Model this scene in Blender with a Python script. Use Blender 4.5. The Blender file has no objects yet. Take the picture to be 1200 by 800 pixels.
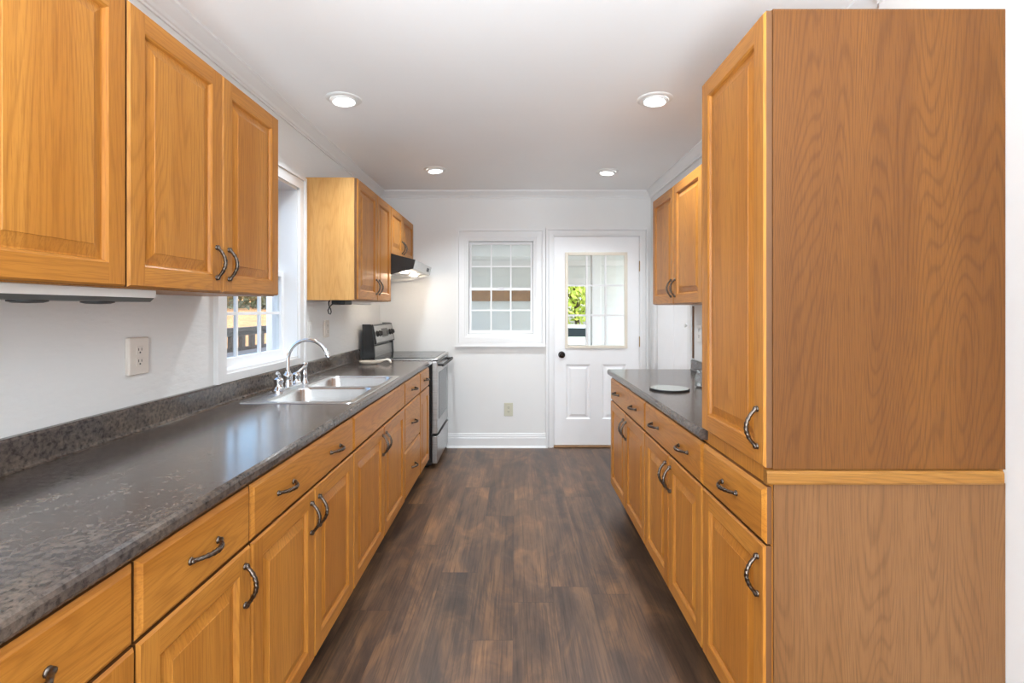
import bpy, bmesh, math, random
from mathutils import Vector, Matrix

# ------------------------------------------------------------------ camera, world, sun, exposure
SC = bpy.context.scene
COL = SC.collection
random.seed(7)
H = 1.331                      # camera height
F = 590.0                      # focal length in pixels of a 1200 px wide frame

cam_data = bpy.data.cameras.new('camera')
cam_data.sensor_width = 36.0
cam_data.lens = 36.0 * F / 1200.0
cam_data.shift_x = -4.0 / 1200.0
cam_data.shift_y = -37.5 / 1200.0
cam_data.clip_start = 0.02
cam = bpy.data.objects.new('camera', cam_data)
COL.objects.link(cam)
cam.location = (0, 0, H)
cam.rotation_euler = (math.pi / 2, 0, 0)
SC.camera = cam

SC.view_settings.view_transform = 'Standard'
SC.view_settings.look = 'None'
SC.view_settings.gamma = 1.0
SC.view_settings.use_curve_mapping = False
SC.view_settings.exposure = 0.5
SC.cycles.max_bounces = 10
SC.cycles.diffuse_bounces = 6
SC.cycles.glossy_bounces = 5
SC.cycles.transparent_max_bounces = 12
SC.cycles.sample_clamp_indirect = 6.0
SC.cycles.caustics_reflective = False
SC.cycles.caustics_refractive = False
SC.cycles.use_denoising = True

world = bpy.data.worlds.new('sky')
SC.world = world
world.use_nodes = True
wn = world.node_tree
wn.nodes.clear()
sky = wn.nodes.new('ShaderNodeTexSky')
sky.sky_type = 'NISHITA'
sky.sun_disc = False
sky.sun_elevation = math.radians(48)
sky.sun_rotation = math.radians(140)
sky.air_density = 1.0
sky.dust_density = 2.0
bgn = wn.nodes.new('ShaderNodeBackground')
bgn.inputs['Strength'].default_value = 0.5
won = wn.nodes.new('ShaderNodeOutputWorld')
wn.links.new(sky.outputs[0], bgn.inputs['Color'])
wn.links.new(bgn.outputs[0], won.inputs['Surface'])


def lamp(name, kind, loc, rot, energy, color=(1, 1, 1), **kw):
    d = bpy.data.lights.new(name, kind)
    d.energy = energy
    d.color = color
    for k, v in kw.items():
        setattr(d, k, v)
    o = bpy.data.objects.new(name, d)
    o.location = loc
    o.rotation_euler = rot
    COL.objects.link(o)
    return o


sun = lamp('sun', 'SUN', (6, -6, 12), (math.radians(38), 0, math.radians(58)), 2.7, (1.0, 0.94, 0.84), angle=math.radians(0.6))
# added fill lamps behind the camera, set in made-up openings of the rear wall
lamp('rear_left_fill', 'AREA', (-2.10, -3.22, 1.10), (math.radians(90), 0, math.radians(0)), 140.0, (0.83, 0.92, 1.0),
     shape='RECTANGLE', size=1.5, size_y=2.1)
lamp('rear_right_fill', 'AREA', (0.90, -3.22, 1.10), (math.radians(90), 0, math.radians(0)), 96.0, (0.83, 0.92, 1.0),
     shape='RECTANGLE', size=0.66, size_y=2.1)
# added unseen fill light behind the camera, bounced off the ceiling
lamp('ceiling_bounce_fill', 'AREA', (0.0, -1.2, 0.8), (math.radians(151), 0, 0), 70.0, (0.83, 0.93, 1.0),
     shape='DISK', size=1.0, spread=math.radians(98))
# added fill standing in for daylight at the open side of the porch
lamp('porch_fill', 'AREA', (3.2, 6.4, 1.3), (0, math.radians(90), 0), 26.0, (1.0, 1.0, 1.0),
     shape='RECTANGLE', size=1.8, size_y=2.4)

# ------------------------------------------------------------------ helpers


def lin(r, g, b):
    def f(c):
        c /= 255.0
        return c / 12.92 if c <= 0.04045 else ((c + 0.055) / 1.055) ** 2.4
    return (f(r), f(g), f(b), 1.0)


def wpos(o):
    p = Vector((0, 0, 0))
    while o is not None:
        p += o.location
        o = o.parent
    return p


def tag(o, label=None, cat=None, group=None, kind=None):
    if label:
        o['label'] = label
    if cat:
        o['category'] = cat
    if group:
        o['group'] = group
    if kind:
        o['kind'] = kind
    return o


def thing(name, label, cat, loc, group=None):
    o = bpy.data.objects.new(name, None)
    o.empty_display_size = 0.1
    COL.objects.link(o)
    o.location = loc
    return tag(o, label, cat, group)


def obj(name, bm, mats, parent=None, smooth=False, origin=None):
    """link a bmesh whose vertices are in world space as ONE mesh object; its origin goes to its own centre"""
    bmesh.ops.recalc_face_normals(bm, faces=bm.faces)
    if origin is None:
        xs = [v.co.x for v in bm.verts]
        ys = [v.co.y for v in bm.verts]
        zs = [v.co.z for v in bm.verts]
        origin = Vector(((min(xs) + max(xs)) / 2, (min(ys) + max(ys)) / 2, (min(zs) + max(zs)) / 2))
    origin = Vector(origin)
    bmesh.ops.translate(bm, verts=bm.verts, vec=-origin)
    if smooth:
        for f in bm.faces:
            f.smooth = True
        for e in bm.edges:
            if len(e.link_faces) == 2 and e.calc_face_angle(0) > math.radians(42):
                e.smooth = False
    me = bpy.data.meshes.new(name)
    bm.to_mesh(me)
    bm.free()
    if not isinstance(mats, (list, tuple)):
        mats = [mats]
    for m in mats:
        me.materials.append(m)
    o = bpy.data.objects.new(name, me)
    COL.objects.link(o)
    if parent is not None:
        o.parent = parent
        o.location = origin - wpos(parent)
    else:
        o.location = origin
    return o


def struct(name, bm, mats, parent=None, smooth=False):
    o = obj(name, bm, mats, parent, smooth)
    if parent is None:
        o['kind'] = 'structure'
    return o


def nb():
    return bmesh.new()


def box(bm, x0, x1, y0, y1, z0, z1, mi=0, bev=0.0, seg=1):
    x0, x1 = sorted((x0, x1)); y0, y1 = sorted((y0, y1)); z0, z1 = sorted((z0, z1))
    vs = [bm.verts.new((x, y, z)) for x in (x0, x1) for y in (y0, y1) for z in (z0, z1)]
    idx = [(0, 1, 3, 2), (4, 6, 7, 5), (0, 4, 5, 1), (2, 3, 7, 6), (0, 2, 6, 4), (1, 5, 7, 3)]
    fs = []
    for q in idx:
        f = bm.faces.new([vs[i] for i in q])
        f.material_index = mi
        fs.append(f)
    if bev > 0:
        es = list({e for f in fs for e in f.edges})
        r = bmesh.ops.bevel(bm, geom=es, offset=bev, segments=seg, affect='EDGES', profile=0.5, clamp_overlap=True)
        for f in r['faces']:
            f.material_index = mi
    return vs


def quad(bm, pts, mi=0):
    f = bm.faces.new([bm.verts.new(p) for p in pts])
    f.material_index = mi
    return f


def extrude_y(bm, prof, y0, y1, mi=0, caps=True, capmi=None):
    """profile = list of (x, z) around the outline, extruded along y"""
    a = [bm.verts.new((x, y0, z)) for x, z in prof]
    b = [bm.verts.new((x, y1, z)) for x, z in prof]
    n = len(prof)
    for i in range(n):
        f = bm.faces.new([a[i], a[(i + 1) % n], b[(i + 1) % n], b[i]])
        f.material_index = mi
    if caps:
        for vs in (a, b):
            f = bm.faces.new(vs)
            f.material_index = mi if capmi is None else capmi


def extrude_x(bm, prof, x0, x1, mi=0):
    """profile = list of (y, z)"""
    a = [bm.verts.new((x0, y, z)) for y, z in prof]
    b = [bm.verts.new((x1, y, z)) for y, z in prof]
    n = len(prof)
    for i in range(n):
        bm.faces.new([a[i], a[(i + 1) % n], b[(i + 1) % n], b[i]]).material_index = mi
    for vs in (a, b):
        bm.faces.new(vs).material_index = mi


def sweep(bm, pts, radii, n=10, mi=0, mod=None, caps=True):
    pts = [Vector(p) for p in pts]
    if not isinstance(radii, (list, tuple)):
        radii = [radii] * len(pts)
    rings = []
    t0 = (pts[1] - pts[0]).normalized()
    up = Vector((0, 0, 1)) if abs(t0.z) < 0.9 else Vector((1, 0, 0))
    nrm = t0.cross(up).normalized()
    for i, p in enumerate(pts):
        if i == 0:
            t = (pts[1] - pts[0])
        elif i == len(pts) - 1:
            t = (pts[-1] - pts[-2])
        else:
            t = (pts[i + 1] - pts[i - 1])
        t.normalize()
        nrm = (nrm - t * nrm.dot(t))
        if nrm.length < 1e-6:
            nrm = t.orthogonal()
        nrm.normalize()
        bn = t.cross(nrm)
        ring = []
        for k in range(n):
            a = 2 * math.pi * k / n
            r = radii[i]
            if mod:
                r *= mod(a, i / (len(pts) - 1))
            ring.append(bm.verts.new(p + nrm * math.cos(a) * r + bn * math.sin(a) * r))
        rings.append(ring)
    for i in range(len(rings) - 1):
        for k in range(n):
            bm.faces.new([rings[i][k], rings[i][(k + 1) % n], rings[i + 1][(k + 1) % n], rings[i + 1][k]]).material_index = mi
    if caps:
        bm.faces.new(rings[0]).material_index = mi
        bm.faces.new(rings[-1]).material_index = mi


def lathe(bm, prof, c, axis='Z', n=24, mi=0, mod=None, closed=False):
    """profile (r, h) revolved about an axis through c; open ends are closed"""
    c = Vector(c)
    rings = []

    def P(r, h, a):
        u, v = r * math.cos(a), r * math.sin(a)
        if axis == 'Z':
            return c + Vector((u, v, h))
        if axis == 'X':
            return c + Vector((h, u, v))
        return c + Vector((u, h, v))
    for r, h in prof:
        if r < 1e-6:
            rings.append([bm.verts.new(P(0, h, 0))])
        else:
            rings.append([bm.verts.new(P(r * (mod(2 * math.pi * k / n, h) if mod else 1), h, 2 * math.pi * k / n)) for k in range(n)])
    for a, b in zip(rings, rings[1:]):
        if len(a) == 1 and len(b) == 1:
            continue
        for k in range(n):
            k2 = (k + 1) % n
            if len(a) == 1:
                f = bm.faces.new([a[0], b[k], b[k2]])
            elif len(b) == 1:
                f = bm.faces.new([a[k], a[k2], b[0]])
            else:
                f = bm.faces.new([a[k], a[k2], b[k2], b[k]])
            f.material_index = mi
    if closed:
        a, b = rings[-1], rings[0]
        for k in range(n):
            bm.faces.new([a[k], a[(k + 1) % n], b[(k + 1) % n], b[k]]).material_index = mi
        return
    for r in (rings[0], rings[-1]):
        if len(r) > 2:
            bm.faces.new(r).material_index = mi


# ------------------------------------------------------------------ materials
class NT:
    def __init__(self, name):
        self.m = bpy.data.materials.new(name)
        self.m.use_nodes = True
        self.t = self.m.node_tree
        self.t.nodes.clear()
        self.out = self.n('ShaderNodeOutputMaterial')

    def n(self, k, **kw):
        nd = self.t.nodes.new(k)
        for a, v in kw.items():
            setattr(nd, a, v)
        return nd

    def l(self, a, b):
        self.t.links.new(a, b)

    def math(self, op, a, b=None, c=None):
        nd = self.n('ShaderNodeMath', operation=op)
        for i, v in enumerate((a, b, c)):
            if v is None:
                continue
            if isinstance(v, (int, float)):
                nd.inputs[i].default_value = v
            else:
                self.l(v, nd.inputs[i])
        return nd.outputs[0]

    def noise(self, vec, scale=1.0, detail=2.0, rough=0.5, dist=0.0):
        nd = self.n('ShaderNodeTexNoise')
        self.l(vec, nd.inputs['Vector'])
        nd.inputs['Scale'].default_value = scale
        nd.inputs['Detail'].default_value = detail
        nd.inputs['Roughness'].default_value = rough
        nd.inputs['Distortion'].default_value = dist
        return nd.outputs['Fac']

    def mapping(self, vec, scale):
        nd = self.n('ShaderNodeVectorMath', operation='MULTIPLY')
        self.l(vec, nd.inputs[0])
        nd.inputs[1].default_value = scale
        return nd.outputs[0]

    def ramp(self, fac, stops, interp='LINEAR'):
        nd = self.n('ShaderNodeValToRGB')
        cr = nd.color_ramp
        cr.interpolation = interp
        while len(cr.elements) > 1:
            cr.elements.remove(cr.elements[0])
        cr.elements[0].position = stops[0][0]
        cr.elements[0].color = stops[0][1]
        for p, c in stops[1:]:
            e = cr.elements.new(p)
            e.color = c
        self.l(fac, nd.inputs['Fac'])
        return nd.outputs['Color']

    def mix(self, fac, a, b, mode='MIX'):
        nd = self.n('ShaderNodeMix', data_type='RGBA', blend_type=mode)
        for sock, v in ((nd.inputs['Factor'], fac), (nd.inputs[6], a), (nd.inputs[7], b)):
            if isinstance(v, (int, float, tuple)):
                sock.default_value = v
            else:
                self.l(v, sock)
        return nd.outputs[2]

    def bsdf(self, color=None, rough=0.5, metal=0.0, spec=0.5, coat=0.0, bump=None, bump_s=0.1, bump_d=0.01, **kw):
        b = self.n('ShaderNodeBsdfPrincipled')
        if color is not None:
            if isinstance(color, tuple):
                b.inputs['Base Color'].default_value = color
            else:
                self.l(color, b.inputs['Base Color'])
        if isinstance(rough, (int, float)):
            b.inputs['Roughness'].default_value = rough
        else:
            self.l(rough, b.inputs['Roughness'])
        b.inputs['Metallic'].default_value = metal
        b.inputs['Specular IOR Level'].default_value = spec
        b.inputs['Coat Weight'].default_value = coat
        b.inputs['Coat Roughness'].default_value = 0.15
        for k, v in kw.items():
            b.inputs[k.replace('_', ' ')].default_value = v
        if bump is not None:
            bp = self.n('ShaderNodeBump')
            bp.inputs['Strength'].default_value = bump_s
            bp.inputs['Distance'].default_value = bump_d
            self.l(bump, bp.inputs['Height'])
            self.l(bp.outputs[0], b.inputs['Normal'])
        self.l(b.outputs[0], self.out.inputs['Surface'])
        return b


def plain(name, color, rough=0.5, metal=0.0, spec=0.5, noise_amt=0.06, nscale=8.0, bump=0.0, coat=0.0, **kw):
    t = NT(name)
    tc = t.n('ShaderNodeTexCoord')
    nz = t.noise(tc.outputs['Object'], nscale, 3.0)
    dark = tuple(c * (1 - noise_amt) for c in color[:3]) + (1,)
    lite = tuple(min(1, c * (1 + noise_amt)) for c in color[:3]) + (1,)
    col = t.ramp(nz, [(0.3, dark), (0.7, lite)])
    t.bsdf(col, rough, metal, spec, coat, bump=nz if bump else None, bump_s=bump, **kw)
    return t.m


def oak(name, axis, light, mid, dark, rough=0.36, ring=2.4, amt=0.30, sc=1.0, stretch=0.6):
    """oak veneer: cathedral contours, broad tone bands and fine pores, all drawn out along one axis"""
    t = NT(name)
    tc = t.n('ShaderNodeTexCoord')
    oi = t.n('ShaderNodeObjectInfo')
    off = t.n('ShaderNodeVectorMath', operation='SCALE')
    off.inputs[0].default_value = (13.7, 29.1, 17.3)
    t.l(oi.outputs['Random'], off.inputs['Scale'])
    add = t.n('ShaderNodeVectorMath', operation='ADD')
    t.l(tc.outputs['Object'], add.inputs[0])
    t.l(off.outputs[0], add.inputs[1])
    v = add.outputs[0]

    def st(a, b):
        return (a, a, b) if axis == 'Z' else ((a, b, a) if axis == 'Y' else (b, a, a))
    n1 = t.noise(t.mapping(v, st(6.5 * sc, stretch * sc)), 1.0, 1.5, 0.45, 0.15)
    rings = t.math('PINGPONG', t.math('MULTIPLY', n1, 13.0 * ring), 0.5)
    rings = t.math('MULTIPLY', rings, 2.0)
    wob = t.noise(t.mapping(v, st(90.0, 5.0)), 1.0, 2.0)
    pores = t.noise(t.mapping(v, st(300.0, 11.0)), 1.0, 2.0, 0.6)
    tone = t.noise(t.mapping(v, st(11.0, 0.35)), 1.0, 2.0)
    base = t.ramp(tone, [(0.30, mid), (0.68, light)])
    rl = t.ramp(t.math('ADD', rings, t.math('MULTIPLY', t.math('SUBTRACT', wob, 0.5), 0.7)),
                [(0.05, (1, 1, 1, 1)), (0.42, (0.12, 0.12, 0.12, 1)), (0.9, (0, 0, 0, 1))])
    c1 = t.mix(t.math('MULTIPLY', rl, amt), base, dark)
    pr = t.ramp(pores, [(0.34, (1, 1, 1, 1)), (0.52, (0, 0, 0, 1))])
    c2 = t.mix(t.math('MULTIPLY', pr, 0.36), c1, dark)
    t.bsdf(c2, rough, 0.0, 0.28, 0.0, bump=pores, bump_s=0.05, bump_d=0.002)
    return t.m


OL, OM, OD = lin(192, 130, 56), lin(174, 111, 42), lin(130, 76, 26)
M = {}
M['oak_v'] = oak('oak_vertical_grain', 'Z', OL, OM, OD)
M['oak_h'] = oak('oak_lengthwise_grain', 'Y', OL, OM, OD)
M['oak_x'] = oak('oak_crosswise_grain', 'X', lin(160, 112, 52), lin(142, 94, 40), lin(90, 56, 22))
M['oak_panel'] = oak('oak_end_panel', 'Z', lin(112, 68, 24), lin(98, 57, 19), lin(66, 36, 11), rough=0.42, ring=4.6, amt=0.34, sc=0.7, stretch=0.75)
M['oak_panel_pale'] = oak('oak_end_panel_pale', 'Z', lin(126, 87, 52), lin(114, 76, 43), lin(82, 52, 28), rough=0.45, ring=4.6, amt=0.34, sc=0.7, stretch=0.75)  # paler copy of the end panel, colour cast of the light painted in
M['oak_side'] = oak('oak_cabinet_side', 'Z', lin(206, 160, 100), lin(194, 143, 82), lin(164, 112, 56), rough=0.3, ring=1.5, amt=0.25)
M['oak_edge'] = plain('oak_dark_edge', lin(100, 62, 27), 0.5)  # shade painted into door and drawer sides; own brown of the corner bead
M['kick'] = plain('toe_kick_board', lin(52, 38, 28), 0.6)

M['wall'] = plain('white_wall_paint', lin(229, 229, 228), 0.55, noise_amt=0.012, nscale=3.0)
t = NT('textured_wall_paint')
tc = t.n('ShaderNodeTexCoord')
nz = t.noise(t.mapping(tc.outputs['Object'], (30, 22, 60)), 1.0, 3.0)
t.bsdf(lin(229, 229, 228), 0.45, bump=nz, bump_s=0.22, bump_d=0.01)
M['wall_tex'] = t.m
M['ceil'] = plain('ceiling_paint', lin(246, 246, 246), 0.8, noise_amt=0.01, nscale=2.0)
M['trim'] = plain('white_gloss_trim', lin(231, 231, 231), 0.3, noise_amt=0.01)
M['door'] = plain('white_door_paint', lin(244, 244, 245), 0.35, noise_amt=0.01)
M['vinyl'] = plain('white_vinyl_sash', lin(240, 241, 242), 0.3, noise_amt=0.01)

# laminate countertop
t = NT('stone_look_laminate')
tc = t.n('ShaderNodeTexCoord')
n1 = t.noise(t.mapping(tc.outputs['Object'], (9, 5, 9)), 1.0, 6.0, 0.62, 0.4)
n2 = t.noise(tc.outputs['Object'], 75.0, 4.0, 0.7)
n3 = t.noise(t.mapping(tc.outputs['Object'], (3.0, 2.2, 3.0)), 1.0, 3.0)
ca = t.ramp(n1, [(0.28, lin(52, 47, 44)), (0.5, lin(80, 73, 69)), (0.72, lin(108, 97, 86))])
cb = t.ramp(n3, [(0.35, lin(82, 76, 76)), (0.65, lin(100, 80, 62))])
cc = t.mix(0.38, ca, cb)
sp = t.ramp(n2, [(0.36, (0.40, 0.40, 0.40, 1)), (0.5, (1, 1, 1, 1)), (0.66, (1.45, 1.42, 1.38, 1))])
cd = t.mix(1.0, cc, sp, 'MULTIPLY')
rg = t.math('ADD', t.math('MULTIPLY', n2, 0.10), 0.12)
t.bsdf(cd, rg, 0, 0.5, 0.0, bump=n2, bump_s=0.06, bump_d=0.002)
M['counter'] = t.m

# wood-look plank floor
t = NT('vinyl_plank_floor')
tc = t.n('ShaderNodeTexCoord')
sep = t.n('ShaderNodeSeparateXYZ')
t.l(tc.outputs['Object'], sep.inputs[0])
PWID, PLEN = 0.182, 1.22
fx = t.math('DIVIDE', t.math('ADD', sep.outputs[0], 20.03), PWID)
row = t.math('FLOOR', fx)
wn1 = t.n('ShaderNodeTexWhiteNoise', noise_dimensions='1D')
t.l(row, wn1.inputs['W'])
fy = t.math('ADD', t.math('DIVIDE', t.math('ADD', sep.outputs[1], 30.0), PLEN), wn1.outputs['Value'])
colr = t.math('FLOOR', fy)
cmb = t.n('ShaderNodeCombineXYZ')
t.l(row, cmb.inputs[0]); t.l(colr, cmb.inputs[1])
wn2 = t.n('ShaderNodeTexWhiteNoise', noise_dimensions='2D')
t.l(cmb.outputs[0], wn2.inputs['Vector'])
offs = t.n('ShaderNodeVectorMath', operation='SCALE')
t.l(wn2.outputs['Color'], offs.inputs[0]); offs.inputs['Scale'].default_value = 40.0
addv = t.n('ShaderNodeVectorMath', operation='ADD')
t.l(tc.outputs['Object'], addv.inputs[0]); t.l(offs.outputs[0], addv.inputs[1])
pv = addv.outputs[0]
s1 = t.noise(t.mapping(pv, (10, 0.9, 1)), 1.0, 4.0, 0.6, 0.5)
s2 = t.noise(t.mapping(pv, (120, 3.0, 1)), 1.0, 3.0, 0.65)
s3 = t.noise(t.mapping(pv, (5, 2.2, 1)), 1.0, 5.0, 0.65, 0.8)
c1 = t.ramp(s1, [(0.32, lin(50, 37, 30)), (0.48, lin(86, 64, 48)), (0.64, lin(124, 93, 66))])
c2 = t.ramp(s3, [(0.34, lin(50, 40, 35)), (0.50, lin(88, 68, 55)), (0.66, lin(142, 104, 70))])
c3 = t.mix(0.5, c1, c2)
pt = t.ramp(wn2.outputs['Value'], [(0.0, (0.80, 0.79, 0.79, 1)), (0.5, (1.0, 0.97, 0.95, 1)), (1.0, (1.22, 1.18, 1.12, 1))])
c4 = t.mix(1.0, c3, pt, 'MULTIPLY')
fs = t.ramp(s2, [(0.34, (0.40, 0.40, 0.40, 1)), (0.56, (1.12, 1.12, 1.12, 1))])
c5 = t.mix(0.75, c4, fs, 'MULTIPLY')
ex = t.math('ABSOLUTE', t.math('SUBTRACT', t.math('FRACT', fx), 0.5))
ey = t.math('ABSOLUTE', t.math('SUBTRACT', t.math('FRACT', fy), 0.5))
seam = t.math('MAXIMUM', t.math('MULTIPLY', t.math('GREATER_THAN', ex, 0.4945), 0.55), t.math('GREATER_THAN', ey, 0.4988))
c6 = t.mix(t.math('MULTIPLY', seam, 0.6), c5, lin(40, 31, 27))
t.bsdf(c6, t.math('ADD', t.math('MULTIPLY', s2, 0.16), 0.30), 0, 0.5, 0.0, bump=s2, bump_s=0.12, bump_d=0.003)
M['floor'] = t.m

M['pewter'] = plain('antique_pewter', lin(104, 94, 86), 0.28, 1.0, noise_amt=0.35, nscale=160.0)
M['chrome'] = plain('polished_chrome', lin(225, 227, 230), 0.08, 1.0, noise_amt=0.01)
t = NT('brushed_stainless')
tc = t.n('ShaderNodeTexCoord')
nz = t.noise(t.mapping(tc.outputs['Object'], (8, 8, 300)), 1.0, 3.0)
cs = t.ramp(nz, [(0.3, lin(176, 176, 176)), (0.7, lin(206, 205, 203))])
t.bsdf(cs, t.math('ADD', t.math('MULTIPLY', nz, 0.14), 0.24), 1.0)
M['steel'] = t.m
t = NT('sink_stainless')
tc = t.n('ShaderNodeTexCoord')
nz = t.noise(t.mapping(tc.outputs['Object'], (90, 10, 10)), 1.0, 3.0)
cs = t.ramp(nz, [(0.3, lin(206, 206, 205)), (0.7, lin(216, 215, 214))])
t.bsdf(cs, t.math('ADD', t.math('MULTIPLY', nz, 0.05), 0.24), 1.0)
M['sink'] = t.m
M['black'] = plain('black_enamel', lin(26, 24, 24), 0.3)
M['black_matte'] = plain('black_plastic', lin(30, 29, 29), 0.5)
M['black_glass'] = plain('black_ceramic_glass', lin(22, 21, 21), 0.06, spec=0.6)
M['burner'] = plain('burner_ring_print', lin(96, 94, 92), 0.06)
M['oven_glass'] = plain('oven_door_glass', lin(92, 96, 98), 0.08, spec=0.8)
M['plate'] = plain('almond_plate', lin(216, 206, 196), 0.35, noise_amt=0.02)
M['plate_green'] = plain('ivory_plate', lin(200, 198, 178), 0.4, noise_amt=0.02)
M['slot'] = plain('socket_slot', lin(40, 36, 34), 0.6)
M['white_plastic'] = plain('white_plastic', lin(232, 231, 228), 0.35, noise_amt=0.01)
M['grey_plastic'] = plain('grey_plastic', lin(98, 98, 96), 0.45, noise_amt=0.03)
M['ceramic'] = plain('cream_ceramic', lin(232, 222, 208), 0.2, noise_amt=0.02)
M['bronze'] = plain('dark_bronze', lin(40, 34, 31), 0.3, 0.9)
M['brass'] = plain('aged_brass', lin(170, 140, 96), 0.35, 0.9)
M['cream_putty'] = plain('cream_glazing_bead', lin(228, 220, 205), 0.45, noise_amt=0.03)
M['siding'] = plain('white_siding', lin(226, 229, 228), 0.6, noise_amt=0.02)
M['board'] = plain('brown_shelf_board', lin(158, 116, 74), 0.5, noise_amt=0.15, nscale=14)
M['porch_floor'] = plain('porch_floor_paint', lin(150, 150, 148), 0.6)
M['threshold'] = oak('threshold_wood', 'X', lin(168, 130, 92), lin(140, 104, 70), lin(96, 66, 42))
M['bark'] = plain('bark', lin(86, 72, 60), 0.9, noise_amt=0.4, nscale=14)
M['leaf_g'] = plain('yellow_green_leaves', lin(176, 190, 78), 0.6, noise_amt=0.35, nscale=3)
M['leaf_d'] = plain('dark_shrub_leaves', lin(66, 70, 44), 0.7, noise_amt=0.4, nscale=5)
M['twig'] = plain('dry_twigs', lin(150, 128, 92), 0.8, noise_amt=0.3, nscale=7)
M['deck_wood'] = plain('weathered_deck_wood', lin(52, 44, 40), 0.8, noise_amt=0.3, nscale=9)
M['deck_floor'] = plain('weathered_deck_boards', lin(92, 92, 96), 0.8, noise_amt=0.3, nscale=20)
M['lawn'] = plain('lawn', lin(126, 140, 70), 0.9, noise_amt=0.25, nscale=4)
M['road'] = plain('asphalt', lin(140, 146, 152), 0.85, noise_amt=0.1, nscale=6)
M['car_paint'] = plain('white_car_paint', lin(236, 236, 238), 0.2, noise_amt=0.01)
M['car_glass'] = plain('tinted_car_glass', lin(38, 46, 52), 0.08)
M['rubber'] = plain('black_rubber', lin(32, 31, 31), 0.8)

t = NT('fallen_leaves')
tc = t.n('ShaderNodeTexCoord')
n1 = t.noise(tc.outputs['Object'], 9.0, 6.0, 0.75)
n2 = t.noise(tc.outputs['Object'], 1.2, 3.0)
ca = t.ramp(n1, [(0.30, lin(120, 82, 52)), (0.48, lin(206, 150, 96)), (0.62, lin(236, 190, 136)), (0.72, lin(246, 222, 188))])
cb = t.ramp(n2, [(0.35, (0.75, 0.72, 0.7, 1)), (0.65, (1.05, 1.02, 1, 1))])
t.bsdf(t.mix(1.0, ca, cb, 'MULTIPLY'), 0.9, bump=n1, bump_s=0.8, bump_d=0.1)
M['leaves'] = t.m


def glass_mat(name, tint=(1, 1, 1, 1)):
    t = NT(name)
    tr = t.n('ShaderNodeBsdfTransparent'); tr.inputs[0].default_value = tint
    gl = t.n('ShaderNodeBsdfGlossy'); gl.inputs['Roughness'].default_value = 0.02
    lw = t.n('ShaderNodeLayerWeight'); lw.inputs['Blend'].default_value = 0.5
    fr = t.math('ADD', t.math('MULTIPLY', t.math('POWER', lw.outputs['Facing'], 5.0), 0.9), 0.035)
    mx = t.n('ShaderNodeMixShader')
    t.l(fr, mx.inputs[0]); t.l(tr.outputs[0], mx.inputs[1]); t.l(gl.outputs[0], mx.inputs[2])
    t.l(mx.outputs[0], t.out.inputs['Surface'])
    return t.m


M['glass'] = glass_mat('window_glass', (0.96, 0.98, 0.97, 1))
t = NT('clear_jar_glass')
t.bsdf((0.95, 0.97, 0.97, 1), 0.03, 0, 0.5, 0.0, Transmission_Weight=0.9, IOR=1.45)
M['jar'] = t.m
t = NT('frosted_glass_disc')
t.bsdf(lin(176, 180, 172), 0.07, 0, 0.6, 0.0, Transmission_Weight=0.35, IOR=1.3)
M['disc'] = t.m


def glow(name, color, strength):
    t = NT(name)
    e = t.n('ShaderNodeEmission')
    e.inputs['Color'].default_value = color
    e.inputs['Strength'].default_value = strength
    t.l(e.outputs[0], t.out.inputs['Surface'])
    return t.m


M['bulb'] = glow('downlight_bulb', (0.94, 0.97, 1.0, 1), 9.0)
M['hood_bulb'] = glow('hood_lamp', (1.0, 0.82, 0.62, 1), 70.0)

# ------------------------------------------------------------------ room shell
XL, XR = -1.31, 1.275          # left wall, right wall beside the tall cabinet
XRF = 1.248                    # wall face behind the right counter
XRA = 1.31                     # wall past the right counter
YE = 4.864                     # end wall
YB = -3.3                      # wall behind the camera
ZC = 2.473
TH = 0.15

bm = nb(); box(bm, -3.2, 3.2, YB - 0.15, 0.45, -0.12, 0.0); box(bm, XL - 0.15, XRA + 0.17, 0.45, YE + 0.14, -0.12, 0.0); struct('floor', bm, M['floor'])
bm = nb(); box(bm, -3.2, 3.2, YB - 0.15, 0.45, ZC, ZC + 0.15); box(bm, XL - 0.15, XRA + 0.17, 0.45, YE + 0.14, ZC, ZC + 0.15); struct('ceiling', bm, M['ceil'])

# left wall with the window opening
WY0, WY1, WZ0, WZ1 = 2.262, 3.035, 1.04, 2.06
bm = nb()
box(bm, XL - TH, XL, 0.30, WY0, 0, ZC)
box(bm, XL - TH, XL, WY1, YE + TH, 0, ZC)
box(bm, XL - TH, XL, WY0, WY1, 0, WZ0)
box(bm, XL - TH, XL, WY0, WY1, WZ1, ZC)
struct('wall_left', bm, M['wall_tex'])

# end wall with window and door openings
EWX0, EWX1, EWZ0, EWZ1 = -0.473, 0.190, 1.080, 2.013
DX0, DX1, DZ1 = 0.368, 1.204, 2.042
bm = nb()
Y0, Y1 = YE, YE + 0.14
box(bm, XL, EWX0, Y0, Y1, 0, ZC)
box(bm, EWX0, EWX1, Y0, Y1, 0, EWZ0)
box(bm, EWX0, EWX1, Y0, Y1, EWZ1, ZC)
box(bm, EWX1, DX0, Y0, Y1, 0, ZC)
box(bm, DX0, DX1, Y0, Y1, DZ1, ZC)
box(bm, DX1, XRA + TH, Y0, Y1, 0, ZC)
struct('wall_end', bm, M['wall'])

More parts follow.
